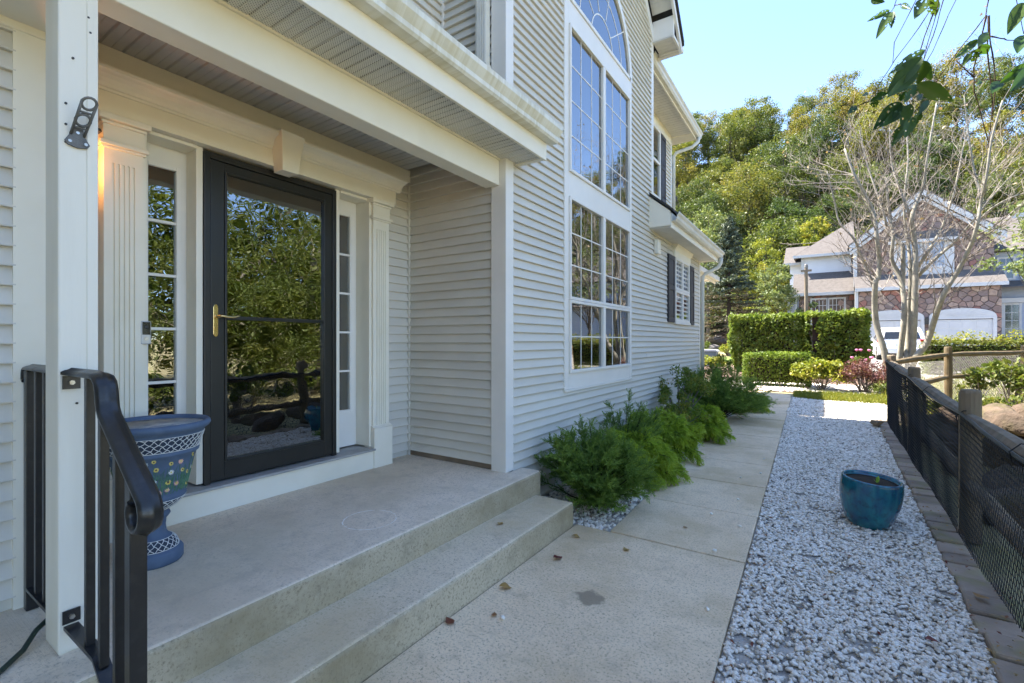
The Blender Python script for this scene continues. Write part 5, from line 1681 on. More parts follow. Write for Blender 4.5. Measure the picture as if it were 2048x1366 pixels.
# blue-grey neighbour joined on the right
nh = thing('blue_house', (12, 41, .5), 'blue grey clapboard house behind the tree at the right edge', 'house')
wallb = MB().box(8.4, 17, 40.0, 46, GZ, 6.8).build('wall', M['blue_siding'], nh)
mb = MB()
for k in range(60):
    z = GZ + k * .1
    mb.prism([(39.998, z), (39.975, z), (39.995, z + .1), (39.998, z + .1)], 'x', 8.4, 17)
tag(mb.build('siding_courses', M['blue_siding'], wallb), kind='stuff')
def sash2(x0, x1, z0, z1, y, cols, rows):
    w = MB().box(x0 - .1, x0, y - .05, y, z0 - .1, z1 + .1).box(x1, x1 + .1, y - .05, y, z0 - .1, z1 + .1).box(x0, x1, y - .049, y, z1, z1 + .1).box(x0, x1, y - .049, y, z0 - .1, z0).build('window', M['white_door'], nh)
    for c in range(cols):
        for r_ in range(rows):
            a, b = x0 + (x1 - x0) * c / cols, x0 + (x1 - x0) * (c + 1) / cols
            p, q = z0 + (z1 - z0) * r_ / rows, z0 + (z1 - z0) * (r_ + 1) / rows
            box('pane', M['car_glass'], w, a + .018, b - .018, y - .022, y - .012, p + .018, q - .018)
    box('grille', M['white_door'], w, x0, x1, y - .018, y - .006, z0, z1)
sash2(9.15, 9.75, 1.7, 3.6, 39.97, 2, 4); sash2(8.62, 8.95, 1.7, 3.6, 39.97, 1, 4); sash2(8.9, 9.5, 5.2, 6.4, 39.97, 2, 3); sash2(9.9, 10.6, 5.2, 6.4, 39.97, 2, 3)
MB().prism([(8.5, 3.72), (10.2, 3.72), (10.1, 4.0), (8.6, 4.0)], 'y', 39.8, 39.96).build('head_casing', M['white_door'], nh)
slab3('roof', M['shingle'], [(8.0, 39.4, 6.8), (17, 39.4, 6.8), (17, 44, 9.6), (8.0, 44, 9.6)], .08, nh)
slab3('roof', M['shingle'], [(8.0, 39.0, 4.55), (17, 39.0, 4.55), (17, 40.02, 5.0), (8.0, 40.02, 5.0)], .06, nh)
ch = box('chimney', M['white_door'], nh, 10.3, 11.9, 43.6, 44.6, 8.6, 9.75)
box('cap', M['lamp_iron'], ch, 10.7, 11.5, 43.8, 44.4, 9.76, 10.1)
br = thing('porch_balustrade', (9.6, 39.0, .5), 'black baluster railing below the blue grey house windows', 'railing')
MB().box(8.75, 10.6, 38.98, 39.03, 1.62, 1.67).box(8.75, 10.6, 38.98, 39.03, .75, .79).build('rail_frame', M['black_metal'], br)
for k in range(15):
    MB().box(8.78 + k * .125, 8.81 + k * .125, 38.99, 39.02, .6, 1.62).build('baluster', M['black_metal'], br)

# ---------------------------------------------------------------- white car in the drive
car = thing('parked_car', (3.15, 31.0, .5), 'white hatchback parked tail out before the left garage door', 'car')
CX, CYb, CZ = 3.15, 28.9, .49
side = [(0.0, .42), (.02, .62), (.06, .88), (.14, 1.0), (.30, 1.36), (.42, 1.52), (.9, 1.58), (1.7, 1.56), (2.35, 1.40), (3.05, 1.02), (3.9, .92), (4.2, .74), (4.25, .45), (4.15, .28), (.12, .26)]
def car_w(z): return .90 if z < 1.0 else .90 - (z - 1.0) * .34
vs = []; n = len(side)
rows_ = [(-1, 0.0), (-.88, -.02), (0, -.04), (.88, -.02), (1, 0.0)]
cb = MB()
for s, inset in rows_:
    for (y, z) in side:
        yy = y + (0 if abs(s) == 1 else (-.06 if y < 2 else .06) * (1 if z < 1.3 else .3))
        zz = z + (0 if abs(s) == 1 else (.03 if z > 1.3 else 0))
        cb.v.append((CX + s * car_w(z), CYb + yy, CZ + zz))
for i in range(len(rows_) - 1):
    for j in range(n):
        cb.f.append((i * n + j, i * n + (j + 1) % n, (i + 1) * n + (j + 1) % n, (i + 1) * n + j))
cb.f.append(tuple(range(n))); cb.f.append(tuple(range(4 * n, 5 * n))[::-1])
cb.build('body', M['car_paint'], car, smooth=False, bevel=.03)
def sideq(x, pts, name, m, t=.012):
    vs = [(CX + math.copysign(car_w(z) + t, x), CYb + y, CZ + z) for y, z in pts]
    ws = [(CX + math.copysign(car_w(z) - .03, x), CYb + y, CZ + z) for y, z in pts]
    k = len(pts)
    MB().add(vs + ws, [tuple(range(k)), tuple(range(k, 2 * k))[::-1]] + [(i, (i + 1) % k, k + (i + 1) % k, k + i) for i in range(k)]).build(name, m, car)
for s in (-1, 1):
    sideq(s, [(.42, 1.10), (.55, 1.42), (1.05, 1.48), (1.05, 1.06)], 'side_window', M['car_glass'])
    sideq(s, [(1.13, 1.06), (1.13, 1.48), (1.85, 1.46), (1.85, 1.04)], 'side_window', M['car_glass'])
    sideq(s, [(1.93, 1.04), (1.93, 1.44), (2.3, 1.33), (2.75, 1.06)], 'side_window', M['car_glass'])
    MB().box(CX + s * .66, CX + s * .93, CYb - .01, CYb + .30, CZ + .86, CZ + 1.02).build('tail_light', M['tail'], car, bevel=.03)
    for yy in (.72, 3.45):
        wv = MB().tube([(CX + s * .70, CYb + yy, CZ + .33), (CX + s * .915, CYb + yy, CZ + .33)], .335, 24).build('wheel', M['tyre'], car)
        MB().tube([(CX + s * .88, CYb + yy, CZ + .33), (CX + s * .922, CYb + yy, CZ + .33)], .235, 20).build('rim', M['rim'], wv)
        for q in range(5):
            t = 2 * pi * q / 5
            MB().tube([(CX + s * .925, CYb + yy, CZ + .33), (CX + s * .925, CYb + yy + .21 * cos(t), CZ + .33 + .21 * sin(t))], .03, 6).build('spoke', M['steel'], wv)
    MB().box(CX + s * .92, CX + s * 1.05, CYb + 2.55, CYb + 2.65, CZ + 1.02, CZ + 1.16).build('mirror', M['car_paint'], car, bevel=.02)
MB().add([(CX - .68, CYb + .07, CZ + 1.04), (CX + .68, CYb + .07, CZ + 1.04), (CX + .60, CYb + .23, CZ + 1.38), (CX - .60, CYb + .23, CZ + 1.38), (CX - .68, CYb + .2, CZ + 1.04), (CX + .68, CYb + .2, CZ + 1.04), (CX + .60, CYb + .4, CZ + 1.38), (CX - .60, CYb + .4, CZ + 1.38)],
         [(0, 1, 2, 3), (7, 6, 5, 4), (0, 4, 5, 1), (1, 5, 6, 2), (2, 6, 7, 3), (3, 7, 4, 0)]).build('rear_window', M['car_glass'], car)
box('bumper', M['car_paint'], car, CX - .86, CX + .86, CYb - .09, CYb + .1, CZ + .34, CZ + .62, bevel=.05)
box('lower_bumper', M['tyre'], car, CX - .80, CX + .80, CYb - .085, CYb + .1, CZ + .22, CZ + .335, bevel=.02)
box('licence_plate', M['paint_white'], car, CX - .26, CX + .26, CYb - .085, CYb - .05, CZ + .68, CZ + .82)

# weathered pole with a cross arm behind the hedge
pl = thing('wooden_pole', (-.58, 23.2, .3), 'thin weathered wooden pole with short cross arm behind the tall hedge', 'pole')
MB().tube([(-.58, 23.2, .25), (-.575, 23.2, 2.5), (-.58, 23.2, 4.45)], [.075, .07, .065], 9).build('pole', M['fence_wood'], pl)
MB().box(-.76, -.38, 23.13, 23.2, 4.32, 4.40).build('cross_arm', M['fence_wood'], pl)
MB().lathe([(.06, 0), (.075, .05), (.06, .16), (.03, .2)], (-.58, 23.2, 4.45), 10).build('lantern_cap', M['zinc'], pl)
# utility box
ub = thing('utility_box', (-3.95, 22.6, .3), 'grey green utility box left of the tall hedge', 'box')
box('cabinet', M['box_green'], ub, -4.75, -4.05, 23.0, 23.6, .25, .95, bevel=.03)
MB().prism([(-4.80, .951), (-4.0, .951), (-4.08, 1.03), (-4.72, 1.03)], 'y', 22.96, 23.64).build('lid', M['far_siding'], ub)
# ---------------------------------------------------------------- trees and shrubs
prng = np.random.default_rng(21)
def clump_points(r, centers, radii, per, squash=.75):
    n = len(centers)
    d = unit(r.normal(size=(n * per, 3)))
    rad = r.random(n * per) ** .42
    P = np.repeat(centers, per, 0) + d * (rad * np.repeat(radii, per))[:, None] * np.array([1, 1, squash])
    return P
def broadleaf(name, seed, h, cr, base, mleaf, n_clump, per, leaf, label, cat='tree', group=None, bark='bark', loc=(0, 0, 0), crown_sq=1.0, trunk_r=.2, lean=0.0):
    """tapered trunk with limbs, crown of leaf clumps held in an uneven volume"""
    r = np.random.default_rng(seed); rr = random.Random(seed)
    t = thing(name, loc, label, cat, group)
    L = Vector(loc)
    cz = base + (h - base) * .5
    mb = MB()
    top = Vector((lean * h, 0, h * .9))
    tp = [L + Vector((lean * h * f ** 1.5 + rr.uniform(-.1, .1) * (f > 0) * cr * .15, rr.uniform(-.1, .1) * (f > 0) * cr * .15, h * .92 * f)) for f in (0, .15, .35, .55, .75, 1)]
    mb.tube(tp, [trunk_r * 1.25, trunk_r, trunk_r * .82, trunk_r * .6, trunk_r * .38, trunk_r * .1], 8)
    centers, radii = [], []
    while len(centers) < n_clump:
        d = unit(r.normal(size=(1, 3)))[0]
        q = r.random() ** .45
        z = d[2] * q
        wid = cr * (1 - .35 * max(z, 0) ** 2) * (1 + .25 * sin(3 * math.atan2(d[1], d[0]) + seed))
        c = np.array([d[0] * q * wid, d[1] * q * wid, cz + z * (h - base) * .5 * crown_sq])
        if q < .35 and r.random() < .7: continue
        centers.append(c); radii.append(cr * r.uniform(.16, .30))
    centers = np.array(centers); radii = np.array(radii)
    centers[:, 0] += lean * centers[:, 2]
    idx = r.choice(n_clump, min(n_clump, 26), replace=False)
    for k in idx:
        c = Vector(centers[k]) + L
        f = min(max((centers[k][2] - base) / h * .6 + .22, .2), .8)
        s = L + Vector((lean * h * f ** 1.5, 0, h * .92 * f * .85))
        m = s.lerp(c, .55) + Vector((0, 0, -.06 * (c - s).length))
        mb.tube([s, m, c], [trunk_r * .28, trunk_r * .17, trunk_r * .04], 5, cap=False)
    mb.build('trunk', M[bark], t, smooth=True)
    P = clump_points(r, centers, radii, per)
    tone = np.repeat(r.random(n_clump), per) * .55 + r.random(len(P)) * .45
    leaves('crown', r, P + np.array(L), leaf, M[mleaf], t, rnd=tone, up=.55)
    return t

# forest on the hill: six kinds of tree, each copied along rows up the slope
GRP = 'woodland trees on the hillside'
kinds = [
    broadleaf('woodland_tree', 1, 13, 4.2, 4.0, 'lf_forest', 120, 110, .23, 'green broadleaf tree in the woodland on the hillside', 'tree', GRP, trunk_r=.2),
    broadleaf('woodland_tree', 2, 14, 3.8, 5.0, 'lf_yellow', 105, 110, .22, 'yellowing broadleaf tree in the woodland on the hillside', 'tree', GRP, trunk_r=.2, lean=.03),
    broadleaf('woodland_tree', 3, 12, 4.6, 3.0, 'lf_forest', 130, 110, .24, 'green broadleaf tree in the woodland on the hillside', 'tree', GRP, trunk_r=.22),
    broadleaf('woodland_tree', 4, 15, 3.4, 6.0, 'lf_green', 95, 105, .22, 'dark green broadleaf tree in the woodland on the hillside', 'tree', GRP, trunk_r=.18, lean=-.03),
    broadleaf('woodland_tree', 5, 13.5, 4.0, 3.5, 'lf_yellow', 100, 95, .24, 'yellowing broadleaf tree in the woodland on the hillside', 'tree', GRP, trunk_r=.2),
    broadleaf('woodland_tree', 6, 11, 3.6, 2.5, 'lf_forest', 105, 115, .21, 'green broadleaf tree in the woodland on the hillside', 'tree', GRP, trunk_r=.17),
]
tr = random.Random(5)
used = [False] * 6
def put_tree(x, y, s=1.0, k=None):
    k = tr.randrange(6) if k is None else k
    z = gz(x, y) - .1
    if not used[k]:
        used[k] = True
        o = kinds[k]; o.location = (x, y, z); o.rotation_euler = (0, 0, tr.uniform(0, 6.28)); o.scale = (s, s, s)
    else:
        copy_tree(kinds[k], (x, y, z), tr.uniform(0, 6.28), (s * tr.uniform(.92, 1.1), s * tr.uniform(.92, 1.1), s))
rowy = [53.5, 58, 63.5, 69.5, 76, 83, 90, 97, 104]
for i, y in enumerate(rowy):
    x = -.37 * y - 2 + (i % 2) * 2.6
    while x < .44 * y + 3:
        yy = y + tr.uniform(-2, 2)
        crest = 100 - .6 * max(x, 0)
        if yy < crest + 2:
            kk = tr.choice([0, 2, 3, 3, 5, 0] if i < 3 else [0, 1, 2, 4, 4, 1, 5, 3])
            put_tree(x + tr.uniform(-1.2, 1.2), yy, tr.uniform(.75, 1.12), kk)
        x += tr.uniform(4.8, 6.6)
# undergrowth on the slope
n = 26000
ux = prng.uniform(-42, 48, n); uy = prng.uniform(49.5, 100, n)
uz = np.array([gz(a, b) for a, b in zip(ux, uy)])
hsc = (np.sin(ux * .9) * np.cos(uy * .7) + 1.1) * .9
P = np.stack([ux, uy, uz + prng.random(n) * hsc], 1)
tag(leaves('undergrowth', prng, P, .42, M['lf_green']), 'dark leafy undergrowth covering the wooded hillside', 'undergrowth', kind='stuff')

# trees standing apart in front of the wood
broadleaf('garden_tree', 31, 12.5, 2.7, 2.0, 'lf_pale', 90, 80, .20, 'pale green tree rising behind the end of the clapboard house', loc=(-8.0, 42, .5), trunk_r=.16)
broadleaf('garden_tree', 32, 9.8, 2.1, 1.2, 'lf_hydra', 90, 90, .17, 'rounded yellow green tree just right of the spruce', loc=(-4.0, 44.5, .5), trunk_r=.13)
broadleaf('garden_tree', 33, 6.4, 1.7, .6, 'lf_pale', 70, 90, .16, 'small pale leafy tree beside the left wing of the stone house', loc=(-2.6, 37.0, .5), trunk_r=.1)
broadleaf('garden_tree', 34, 12, 1.5, 8.6, 'lf_hydra', 50, 60, .17, 'small bright treetop showing over the stone house roof', loc=(-.6, 49.0, .5), trunk_r=.1)
broadleaf('garden_tree', 35, 6.8, 1.9, 3.0, 'lf_pale', 42, 70, .15, 'pale leafed tree reaching in at the right edge', loc=(6.75, 24.5, .3), trunk_r=.1)
broadleaf('garden_tree', 36, 9.0, 2.6, 1.5, 'lf_bush', 80, 80, .20, 'bushy tree partly hidden behind the upper eave', loc=(-13.5, 47.0, .5), trunk_r=.14)

# blue spruce with a bare lower half
sp_ = thing('spruce_tree', (-5.0, 32.6, .5), 'conical blue spruce with browned lower branches beyond the hedge', 'tree')
mb = MB(); TS = Vector((-5.0, 32.6, .5))
mb.tube([TS, TS + Vector((.02, 0, 4.5)), TS + Vector((0, 0, 9.0))], [.16, .10, .015], 8)
PU, DU, PL, DL = [], [], [], []
rr = random.Random(4)
for k in range(260):
    f = rr.random() ** .85
    z = .9 + f * 8.0
    R = 2.55 * (1 - f) ** .8 + .10
    if f > .55: R = 2.3 * (1 - f) ** .72 + .06
    a = rr.uniform(0, 2 * pi); L = R * rr.uniform(.75, 1.08)
    dr = -.18 + .55 * f
    s = TS + Vector((0, 0, z)); e = s + Vector((cos(a) * L, sin(a) * L, L * dr))
    mb.tube([s, s.lerp(e, .5) + Vector((0, 0, -.05 * L)), e], [.03 * (1 - f) + .01, .015, .004], 4, cap=False)
    upper = f > .40 or (f > .3 and rr.random() < .5)
    m = int(34 + 90 * L / 2)
    for q in range(m):
        t = rr.uniform(.15 if upper else .5, 1.0)
        side = rr.uniform(-1, 1) * .30 * L * (1.1 - t) + rr.uniform(-.07, .07)
        p = s.lerp(e, t) + Vector((-sin(a) * side, cos(a) * side, rr.uniform(-.07, .05)))
        d = Vector((cos(a) + rr.uniform(-.5, .5), sin(a) + rr.uniform(-.5, .5), dr + rr.uniform(-.1, .3)))
        if upper: PU.append(p); DU.append(d)
        elif rr.random() < .75: PL.append(p); DL.append(d)
mb.build('trunk', M['bark_dark'], sp_)
leaves('needles', prng, np.array(PU), .17, M['lf_spruce'], sp_, tdir=np.array(DU), tj=.35, aspect=.34, up=.4)
leaves('browned_needles', prng, np.array(PL), .16, M['lf_spruce_low'], sp_, tdir=np.array(DL), tj=.4, aspect=.25, up=.3)

# bare many-stemmed tree behind the fence
def P(px, py, Y):
    """point on the plane y = Y seen at that place of the photograph"""
    u = (px - 1024) / FPX
    d = Y / (CY + SY * u)
    return Vector(((-SY + CY * u) * d, Y, 1.4 + (683 - py) / FPX * d))
def zb(x, y): return 1560 + x * .2489, 380 + y * .2489
bt = thing('bare_tree', (1.9, 16.2, .1), 'nearly leafless tree with several pale slanting stems behind the fence', 'tree')
stems_px = [
    ([(868, 1480), (840, 1300), (770, 1050), (765, 760), (790, 700), (800, 560), (780, 400), (760, 200), (690, 50), (600, -120), (520, -330)], .105, .03, -.3),
    ([(765, 770), (740, 730), (650, 530), (600, 400), (480, 260), (440, 100), (380, -150)], .06, .015, -.3),
    ([(950, 1480), (960, 1366), (1000, 1000), (975, 720), (900, 560), (910, 380), (880, 200), (850, -100)], .10, .03, .0),
    ([(985, 800), (990, 480), (960, 420), (870, 330), (840, 210), (770, 0), (690, -250), (640, -480)], .07, .015, .15),
    ([(1005, 1480), (1015, 1366), (1030, 1050), (1050, 740), (1040, 500), (1010, 300), (1000, 60), (1030, -250), (1010, -560)], .085, .018, .35),
    ([(1045, 1480), (1060, 1350), (1080, 1000), (1090, 600), (1080, 400), (1060, 230), (1100, 100), (1150, -30), (1190, -300), (1260, -700)], .12, .018, -.1),
    ([(1040, 1480), (1090, 1350), (1180, 1230), (1240, 1050), (1320, 830), (1430, 650), (1540, 430), (1590, 260), (1620, 80), (1660, -100), (1700, -400), (1790, -720)], .11, .02, -.45),
    ([(1110, 690), (1230, 570), (1400, 420), (1560, 240), (1700, 60), (1900, -160)], .06, .012, -.35),
    ([(1105, 620), (1200, 480), (1260, 380), (1310, 280), (1400, 20), (1460, -280), (1540, -620)], .055, .012, .2),
    ([(1590, 260), (1700, 150), (1860, 60), (2060, 0)], .045, .01, -.5),
    ([(1060, 230), (980, 40), (900, -200), (880, -500)], .05, .012, .3),
    ([(1620, 80), (1560, -160), (1520, -420), (1480, -760)], .045, .01, -.2),
]
tips = []
for pts, r0, r1, dy in stems_px:
    W = []
    for i, (x, y) in enumerate(pts):
        X, Y_ = zb(x, y)
        W.append(P(X, Y_, 16.2 + dy * i / 3.0 + .12 * sin(i * 2.3 + dy * 9)))
    # smooth a little by subdividing
    Q = []
    for i in range(len(W) - 1):
        for f in (0, .33, .67):
            a = W[max(i - 1, 0)]; b = W[i]; c = W[i + 1]; d = W[min(i + 2, len(W) - 1)]
            Q.append(.5 * ((2 * b) + (c - a) * f + (2 * a - 5 * b + 4 * c - d) * f * f + (-a + 3 * b - 3 * c + d) * f ** 3))
    Q.append(W[-1])
    n = len(Q)
    R = [(r0 + (r1 - r0) * (i / (n - 1)) ** .8) * .84 for i in range(n)]
    MB().tube(Q, R, 8).build('stem', M['bark_pale'], bt, smooth=True)
    for i in range(int(n * .28), n):
        tips.append((Q[i], (Q[min(i + 1, n - 1)] - Q[max(i - 1, 0)]).normalized(), R[i]))
tw = MB(); leafP = []
tg = random.Random(17)
def twig(p, d, r, L, depth):
    n = 4
    pts = [p]; q = p; dd = d.copy()
    for k in range(n):
        dd = (dd + Vector((tg.uniform(-.28, .28), tg.uniform(-.28, .28), tg.uniform(-.14, .24)))).normalized()
        q = q + dd * L / n
        pts.append(q)
    tw.tube(pts, [r * (1 - .16 * k) for k in range(n + 1)], 3, cap=False)
    if depth > 0:
        for k in range(tg.randint(2, 4)):
            i = tg.randint(1, n)
            a = Vector((tg.uniform(-1, 1), tg.uniform(-1, 1), tg.uniform(-.3, .8))).normalized()
            twig(pts[i], (dd * .9 + a * .8).normalized(), max(r * .60, .0034), L * tg.uniform(.5, .75), depth - 1)
    elif tg.random() < .10:
        leafP.append(q)
for (p, d, r) in tips:
    for _ in range(2):
        if tg.random() < .58:
            a = Vector((tg.uniform(-1, 1), tg.uniform(-1, 1), tg.uniform(-.2, .8))).normalized()
            twig(p, (d * .6 + a).normalized(), min(max(r * .34, .006), .015), tg.uniform(.7, 1.5), 2)
tag(tw.build('twigs', M['twig'], bt), kind='stuff')
leaves('last_leaves', prng, np.array(leafP), .10, M['lf_dry'], bt)

# ---------------------------------------------------------------- clipped hedges
def hedge(name, x0, x1, y0, y1, z0, z1, n, leaf, mleaf, label, rad=.18, wob=.085, gap=None, group=None, taper=0.0, topm=0.0):
    t = thing(name, ((x0 + x1) / 2, (y0 + y1) / 2, z0), label, 'hedge', group)
    r = np.random.default_rng(int(abs(x0) * 100 + n))
    Lx, Ly, Lz = x1 - x0, y1 - y0, z1 - z0
    A = np.array([Lx * Lz, Lx * Lz * .6, Ly * Lz, Ly * Lz, Lx * Ly * 1.1]); A /= A.sum()
    f = r.choice(5, n, p=A)
    a, b = r.random(n), r.random(n)
    X = np.where(f <= 1, x0 + a * Lx, np.where(f == 2, x0, np.where(f == 3, x1, x0 + a * Lx)))
    Y = np.where(f == 0, y0, np.where(f == 1, y1, y0 + b * Ly)); Y = np.where((f == 2) | (f == 3), y0 + a * Ly, Y)
    Z = np.where(f == 4, z1, z0 + b * Lz)
    c = np.array([(x0 + x1) / 2, (y0 + y1) / 2, z0 + Lz * .45])
    Pn = np.stack([X, Y, Z], 1)
    # round the corners, then an uneven clipped surface
    q = np.abs(Pn - c) - np.array([Lx / 2 - rad, Ly / 2 - rad, Lz * .55 - rad])
    qq = np.maximum(q, 0); l_ = np.linalg.norm(qq, axis=1, keepdims=True)
    sc = np.where(l_ > rad, rad / np.maximum(l_, 1e-6), 1)
    Pn = c + np.sign(Pn - c) * np.where(q > 0, np.abs(Pn - c) - qq + qq * sc, np.abs(Pn - c))
    w = (np.sin(Pn[:, 0] * 3.1 + 1) * np.sin(Pn[:, 2] * 4.3) + np.sin(Pn[:, 0] * 7.7) * np.cos(Pn[:, 2] * 6.1 + Pn[:, 1] * 5)) * .5
    out = unit(Pn - c)
    Pn = Pn + out * (w * wob + r.normal(size=n) * wob * .5 - r.random(n) ** 3 * .16)[:, None]
    if taper:
        k = 1 - taper * np.clip(1 - (Pn[:, 2] - z0) / Lz * 1.6, 0, 1) ** 2
        Pn[:, 0] = c[0] + (Pn[:, 0] - c[0]) * k; Pn[:, 1] = c[1] + (Pn[:, 1] - c[1]) * k
    if gap is not None:
        keep = ~((np.abs(Pn[:, 0] - gap[0]) < gap[1] * (.7 + .3 * np.sin(Pn[:, 2] * 9))) & (Pn[:, 1] < y0 + .3) & (Pn[:, 2] > z0 + Lz * gap[2]) & (Pn[:, 2] < z1 - .15))
        Pn = Pn[keep]
    ns = int(n * .03)                      # stray shoots
    k_ = r.choice(len(Pn), ns)
    Pn[k_] += np.stack([r.normal(size=ns) * .03, r.normal(size=ns) * .03, r.random(ns) * .13], 1)
    m = len(Pn)
    tone = np.clip(.25 + .5 * r.random(m) + .25 * np.sin(Pn[:, 0] * 5) * np.sin(Pn[:, 2] * 7) + topm * np.clip((Pn[:, 2] - z1 + .25) / .3, 0, 1), 0, 1)
    leaves('foliage', r, Pn, leaf, M[mleaf], t, rnd=tone, tdir=out[:m] * .4, tj=1.0, up=.3)
    # branches inside
    mb = MB(); rr = random.Random(n)
    for k in range(int(Lx * 16)):
        x = rr.uniform(x0 + .12, x1 - .12); y = rr.uniform(y0 + .10, y1 - .1)
        mb.tube([(x, y, z0), (x + rr.uniform(-.1, .1), y + rr.uniform(-.1, .1), z0 + Lz * .5), (x + rr.uniform(-.25, .25), y + rr.uniform(-.2, .2), z1 - .12)], [.016, .011, .004], 4, cap=False)
    tag(mb.build('branches', M['bark_grey'], t), kind='stuff')
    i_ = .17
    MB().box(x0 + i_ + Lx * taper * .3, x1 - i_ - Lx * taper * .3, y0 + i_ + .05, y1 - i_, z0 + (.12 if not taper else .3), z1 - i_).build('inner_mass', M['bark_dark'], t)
    return t
hedge('tall_hedge', -3.15, -.62, 20.6, 21.7, flat(0, 21), 2.42, 15000, .105, 'lf_hedge', 'left half of the tall clipped hedge before the stone house', taper=.22)
hedge('tall_hedge', -.55, 1.36, 20.5, 21.7, flat(0, 21), 2.47, 13000, .105, 'lf_hedge', 'right half of the tall clipped hedge with a thin twiggy patch', taper=.10, gap=(-.32, .20, .35))
hedge('low_hedge', -2.08, -.30, 16.1, 16.9, flat(0, 16.5), 1.05, 9000, .06, 'lf_box', 'low dense boxwood hedge in front of the tall hedge', rad=.14, wob=.035)
hedge('drive_hedge', 3.0, 10.2, 21.6, 22.6, flat(0, 22), 1.42, 15000, .10, 'lf_bush', 'long hedge along the drive with yellow shoots, behind the rail fence', topm=.3)
n = 1500
ys_ = P_ = np.stack([prng.uniform(3.1, 9.6, n), prng.uniform(21.7, 22.5, n), 1.40 + prng.random(n) ** 1.6 * .5 * (np.sin(prng.random(n)) + .4)], 1)
ys_[:, 2] = 1.38 + prng.random(n) ** 1.4 * .42 * (.4 + .6 * np.abs(np.sin(ys_[:, 0] * 2.6)))
tag(leaves('hedge_shoots', prng, ys_, .09, M['lf_forsythia'], None, up=.1), 'bright yellow new shoots standing above the drive hedge', 'shoots', kind='stuff')

def bush(name, c, rx, ry, h, n, leaf, mleaf, label, stems=9, cat='shrub', seed=1, lift=.12, bark='bark_grey', group=None, aspect=.55, open_=.5):
    t = thing(name, c, label, cat, group)
    r = np.random.default_rng(seed); rr = random.Random(seed)
    nc = max(18, n // 110)
    d = unit(r.normal(size=(nc, 3))); d[:, 2] = np.abs(d[:, 2]) * 1.25 - .25
    q = r.random(nc) ** open_
    C = np.stack([c[0] + d[:, 0] * rx * q, c[1] + d[:, 1] * ry * q, c[2] + h * (lift + (1 - lift) * (.42 + .55 * d[:, 2] * q))], 1)
    C[:, 2] = np.maximum(C[:, 2], c[2] + h * lift)
    Pp = clump_points(r, C, np.full(nc, min(rx, h) * .30) * r.uniform(.6, 1.3, nc), n // nc, .85)
    Pp[:, 2] = np.maximum(Pp[:, 2], c[2] + .02)
    mb = MB()
    for k in range(nc):
        e = Vector(C[k]); s = Vector((c[0] + rr.uniform(-.12, .12) * rx, c[1] + rr.uniform(-.12, .12) * ry, c[2] - .02))
        m = s.lerp(e, .5) + Vector((0, 0, .1 * h))
        mb.tube([s, m, e], [.012 * h + .004, .008 * h + .002, .002], 4, cap=False)
    tag(mb.build('stems', M[bark], t), kind='stuff')
    tone = np.repeat(r.random(nc), n // nc) * .4 + r.random(len(Pp)) * .6
    leaves('foliage', r, Pp, leaf, M[mleaf], t, rnd=tone, up=.5, aspect=aspect)
    return t
g16 = flat(0, 15.7)
bush('hydrangea', (-.02, 15.75, g16), .72, .62, .92, 3200, .10, 'lf_hydra', 'yellow green leafy hydrangea bush beside the low hedge', seed=3)
bush('barberry', (.92, 15.7, g16), .72, .6, .80, 4200, .055, 'lf_purple', 'dark purple leaved shrub next to the yellow green bush', seed=4, lift=.28)
bush('rose_bush', (1.02, 18.0, flat(0, 18)), .32, .32, .98, 700, .06, 'lf_bush', 'pink flowering rose by the corner of the tall hedge', seed=5, lift=.3)
rose = [o for o in bpy.data.objects if o.name == 'rose_bush'][0]
for k in range(7):
    p = Vector((1.02 + prng.uniform(-.28, .25), 17.75 + prng.uniform(-.1, .1), flat(0, 18) + prng.uniform(.72, 1.08)))
    MB().lathe([(.01, -.03), (.04, 0), (.05, .025), (.03, .04), (.01, .035)], p, 8).build('bloom', M['rose'], rose, smooth=True)
bush('day_lily', (1.35, 15.3, g16), .35, .3, .28, 900, .16, 'lf_bush', 'low clump of strappy green leaves beside the purple shrub', seed=6, aspect=.12)
for k, (x, y, h, mm) in enumerate([(-6.6, 24.5, .7, 'lf_pale'), (-5.4, 25.5, .75, 'lf_bush'), (-7.6, 25.5, .8, 'lf_hedge'), (-3.9, 21.0, .55, 'lf_hydra'), (-4.8, 20.2, .6, 'lf_pale'), (-6.3, 30.5, .9, 'lf_bush'), (-8.3, 30.8, .9, 'lf_pale'), (-4.6, 30.8, .8, 'lf_hydra')]):
    bush('garden_shrub', (x, y, flat(0, y)), .75, .7, h, 1300, .09, mm, 'small rounded shrub in the sunny garden beyond the house corner', seed=40 + k, group='small shrubs beyond the house corner')
grid_sheet('lawn', np.linspace(-14, -3.3, 12), np.linspace(25.5, 30, 6), lambda x, y: flat(x, y) + .004, mat('lawn', (.09, .16, .02), (.14, .20, .03), 3, .9, bs=.6, bscale=60))

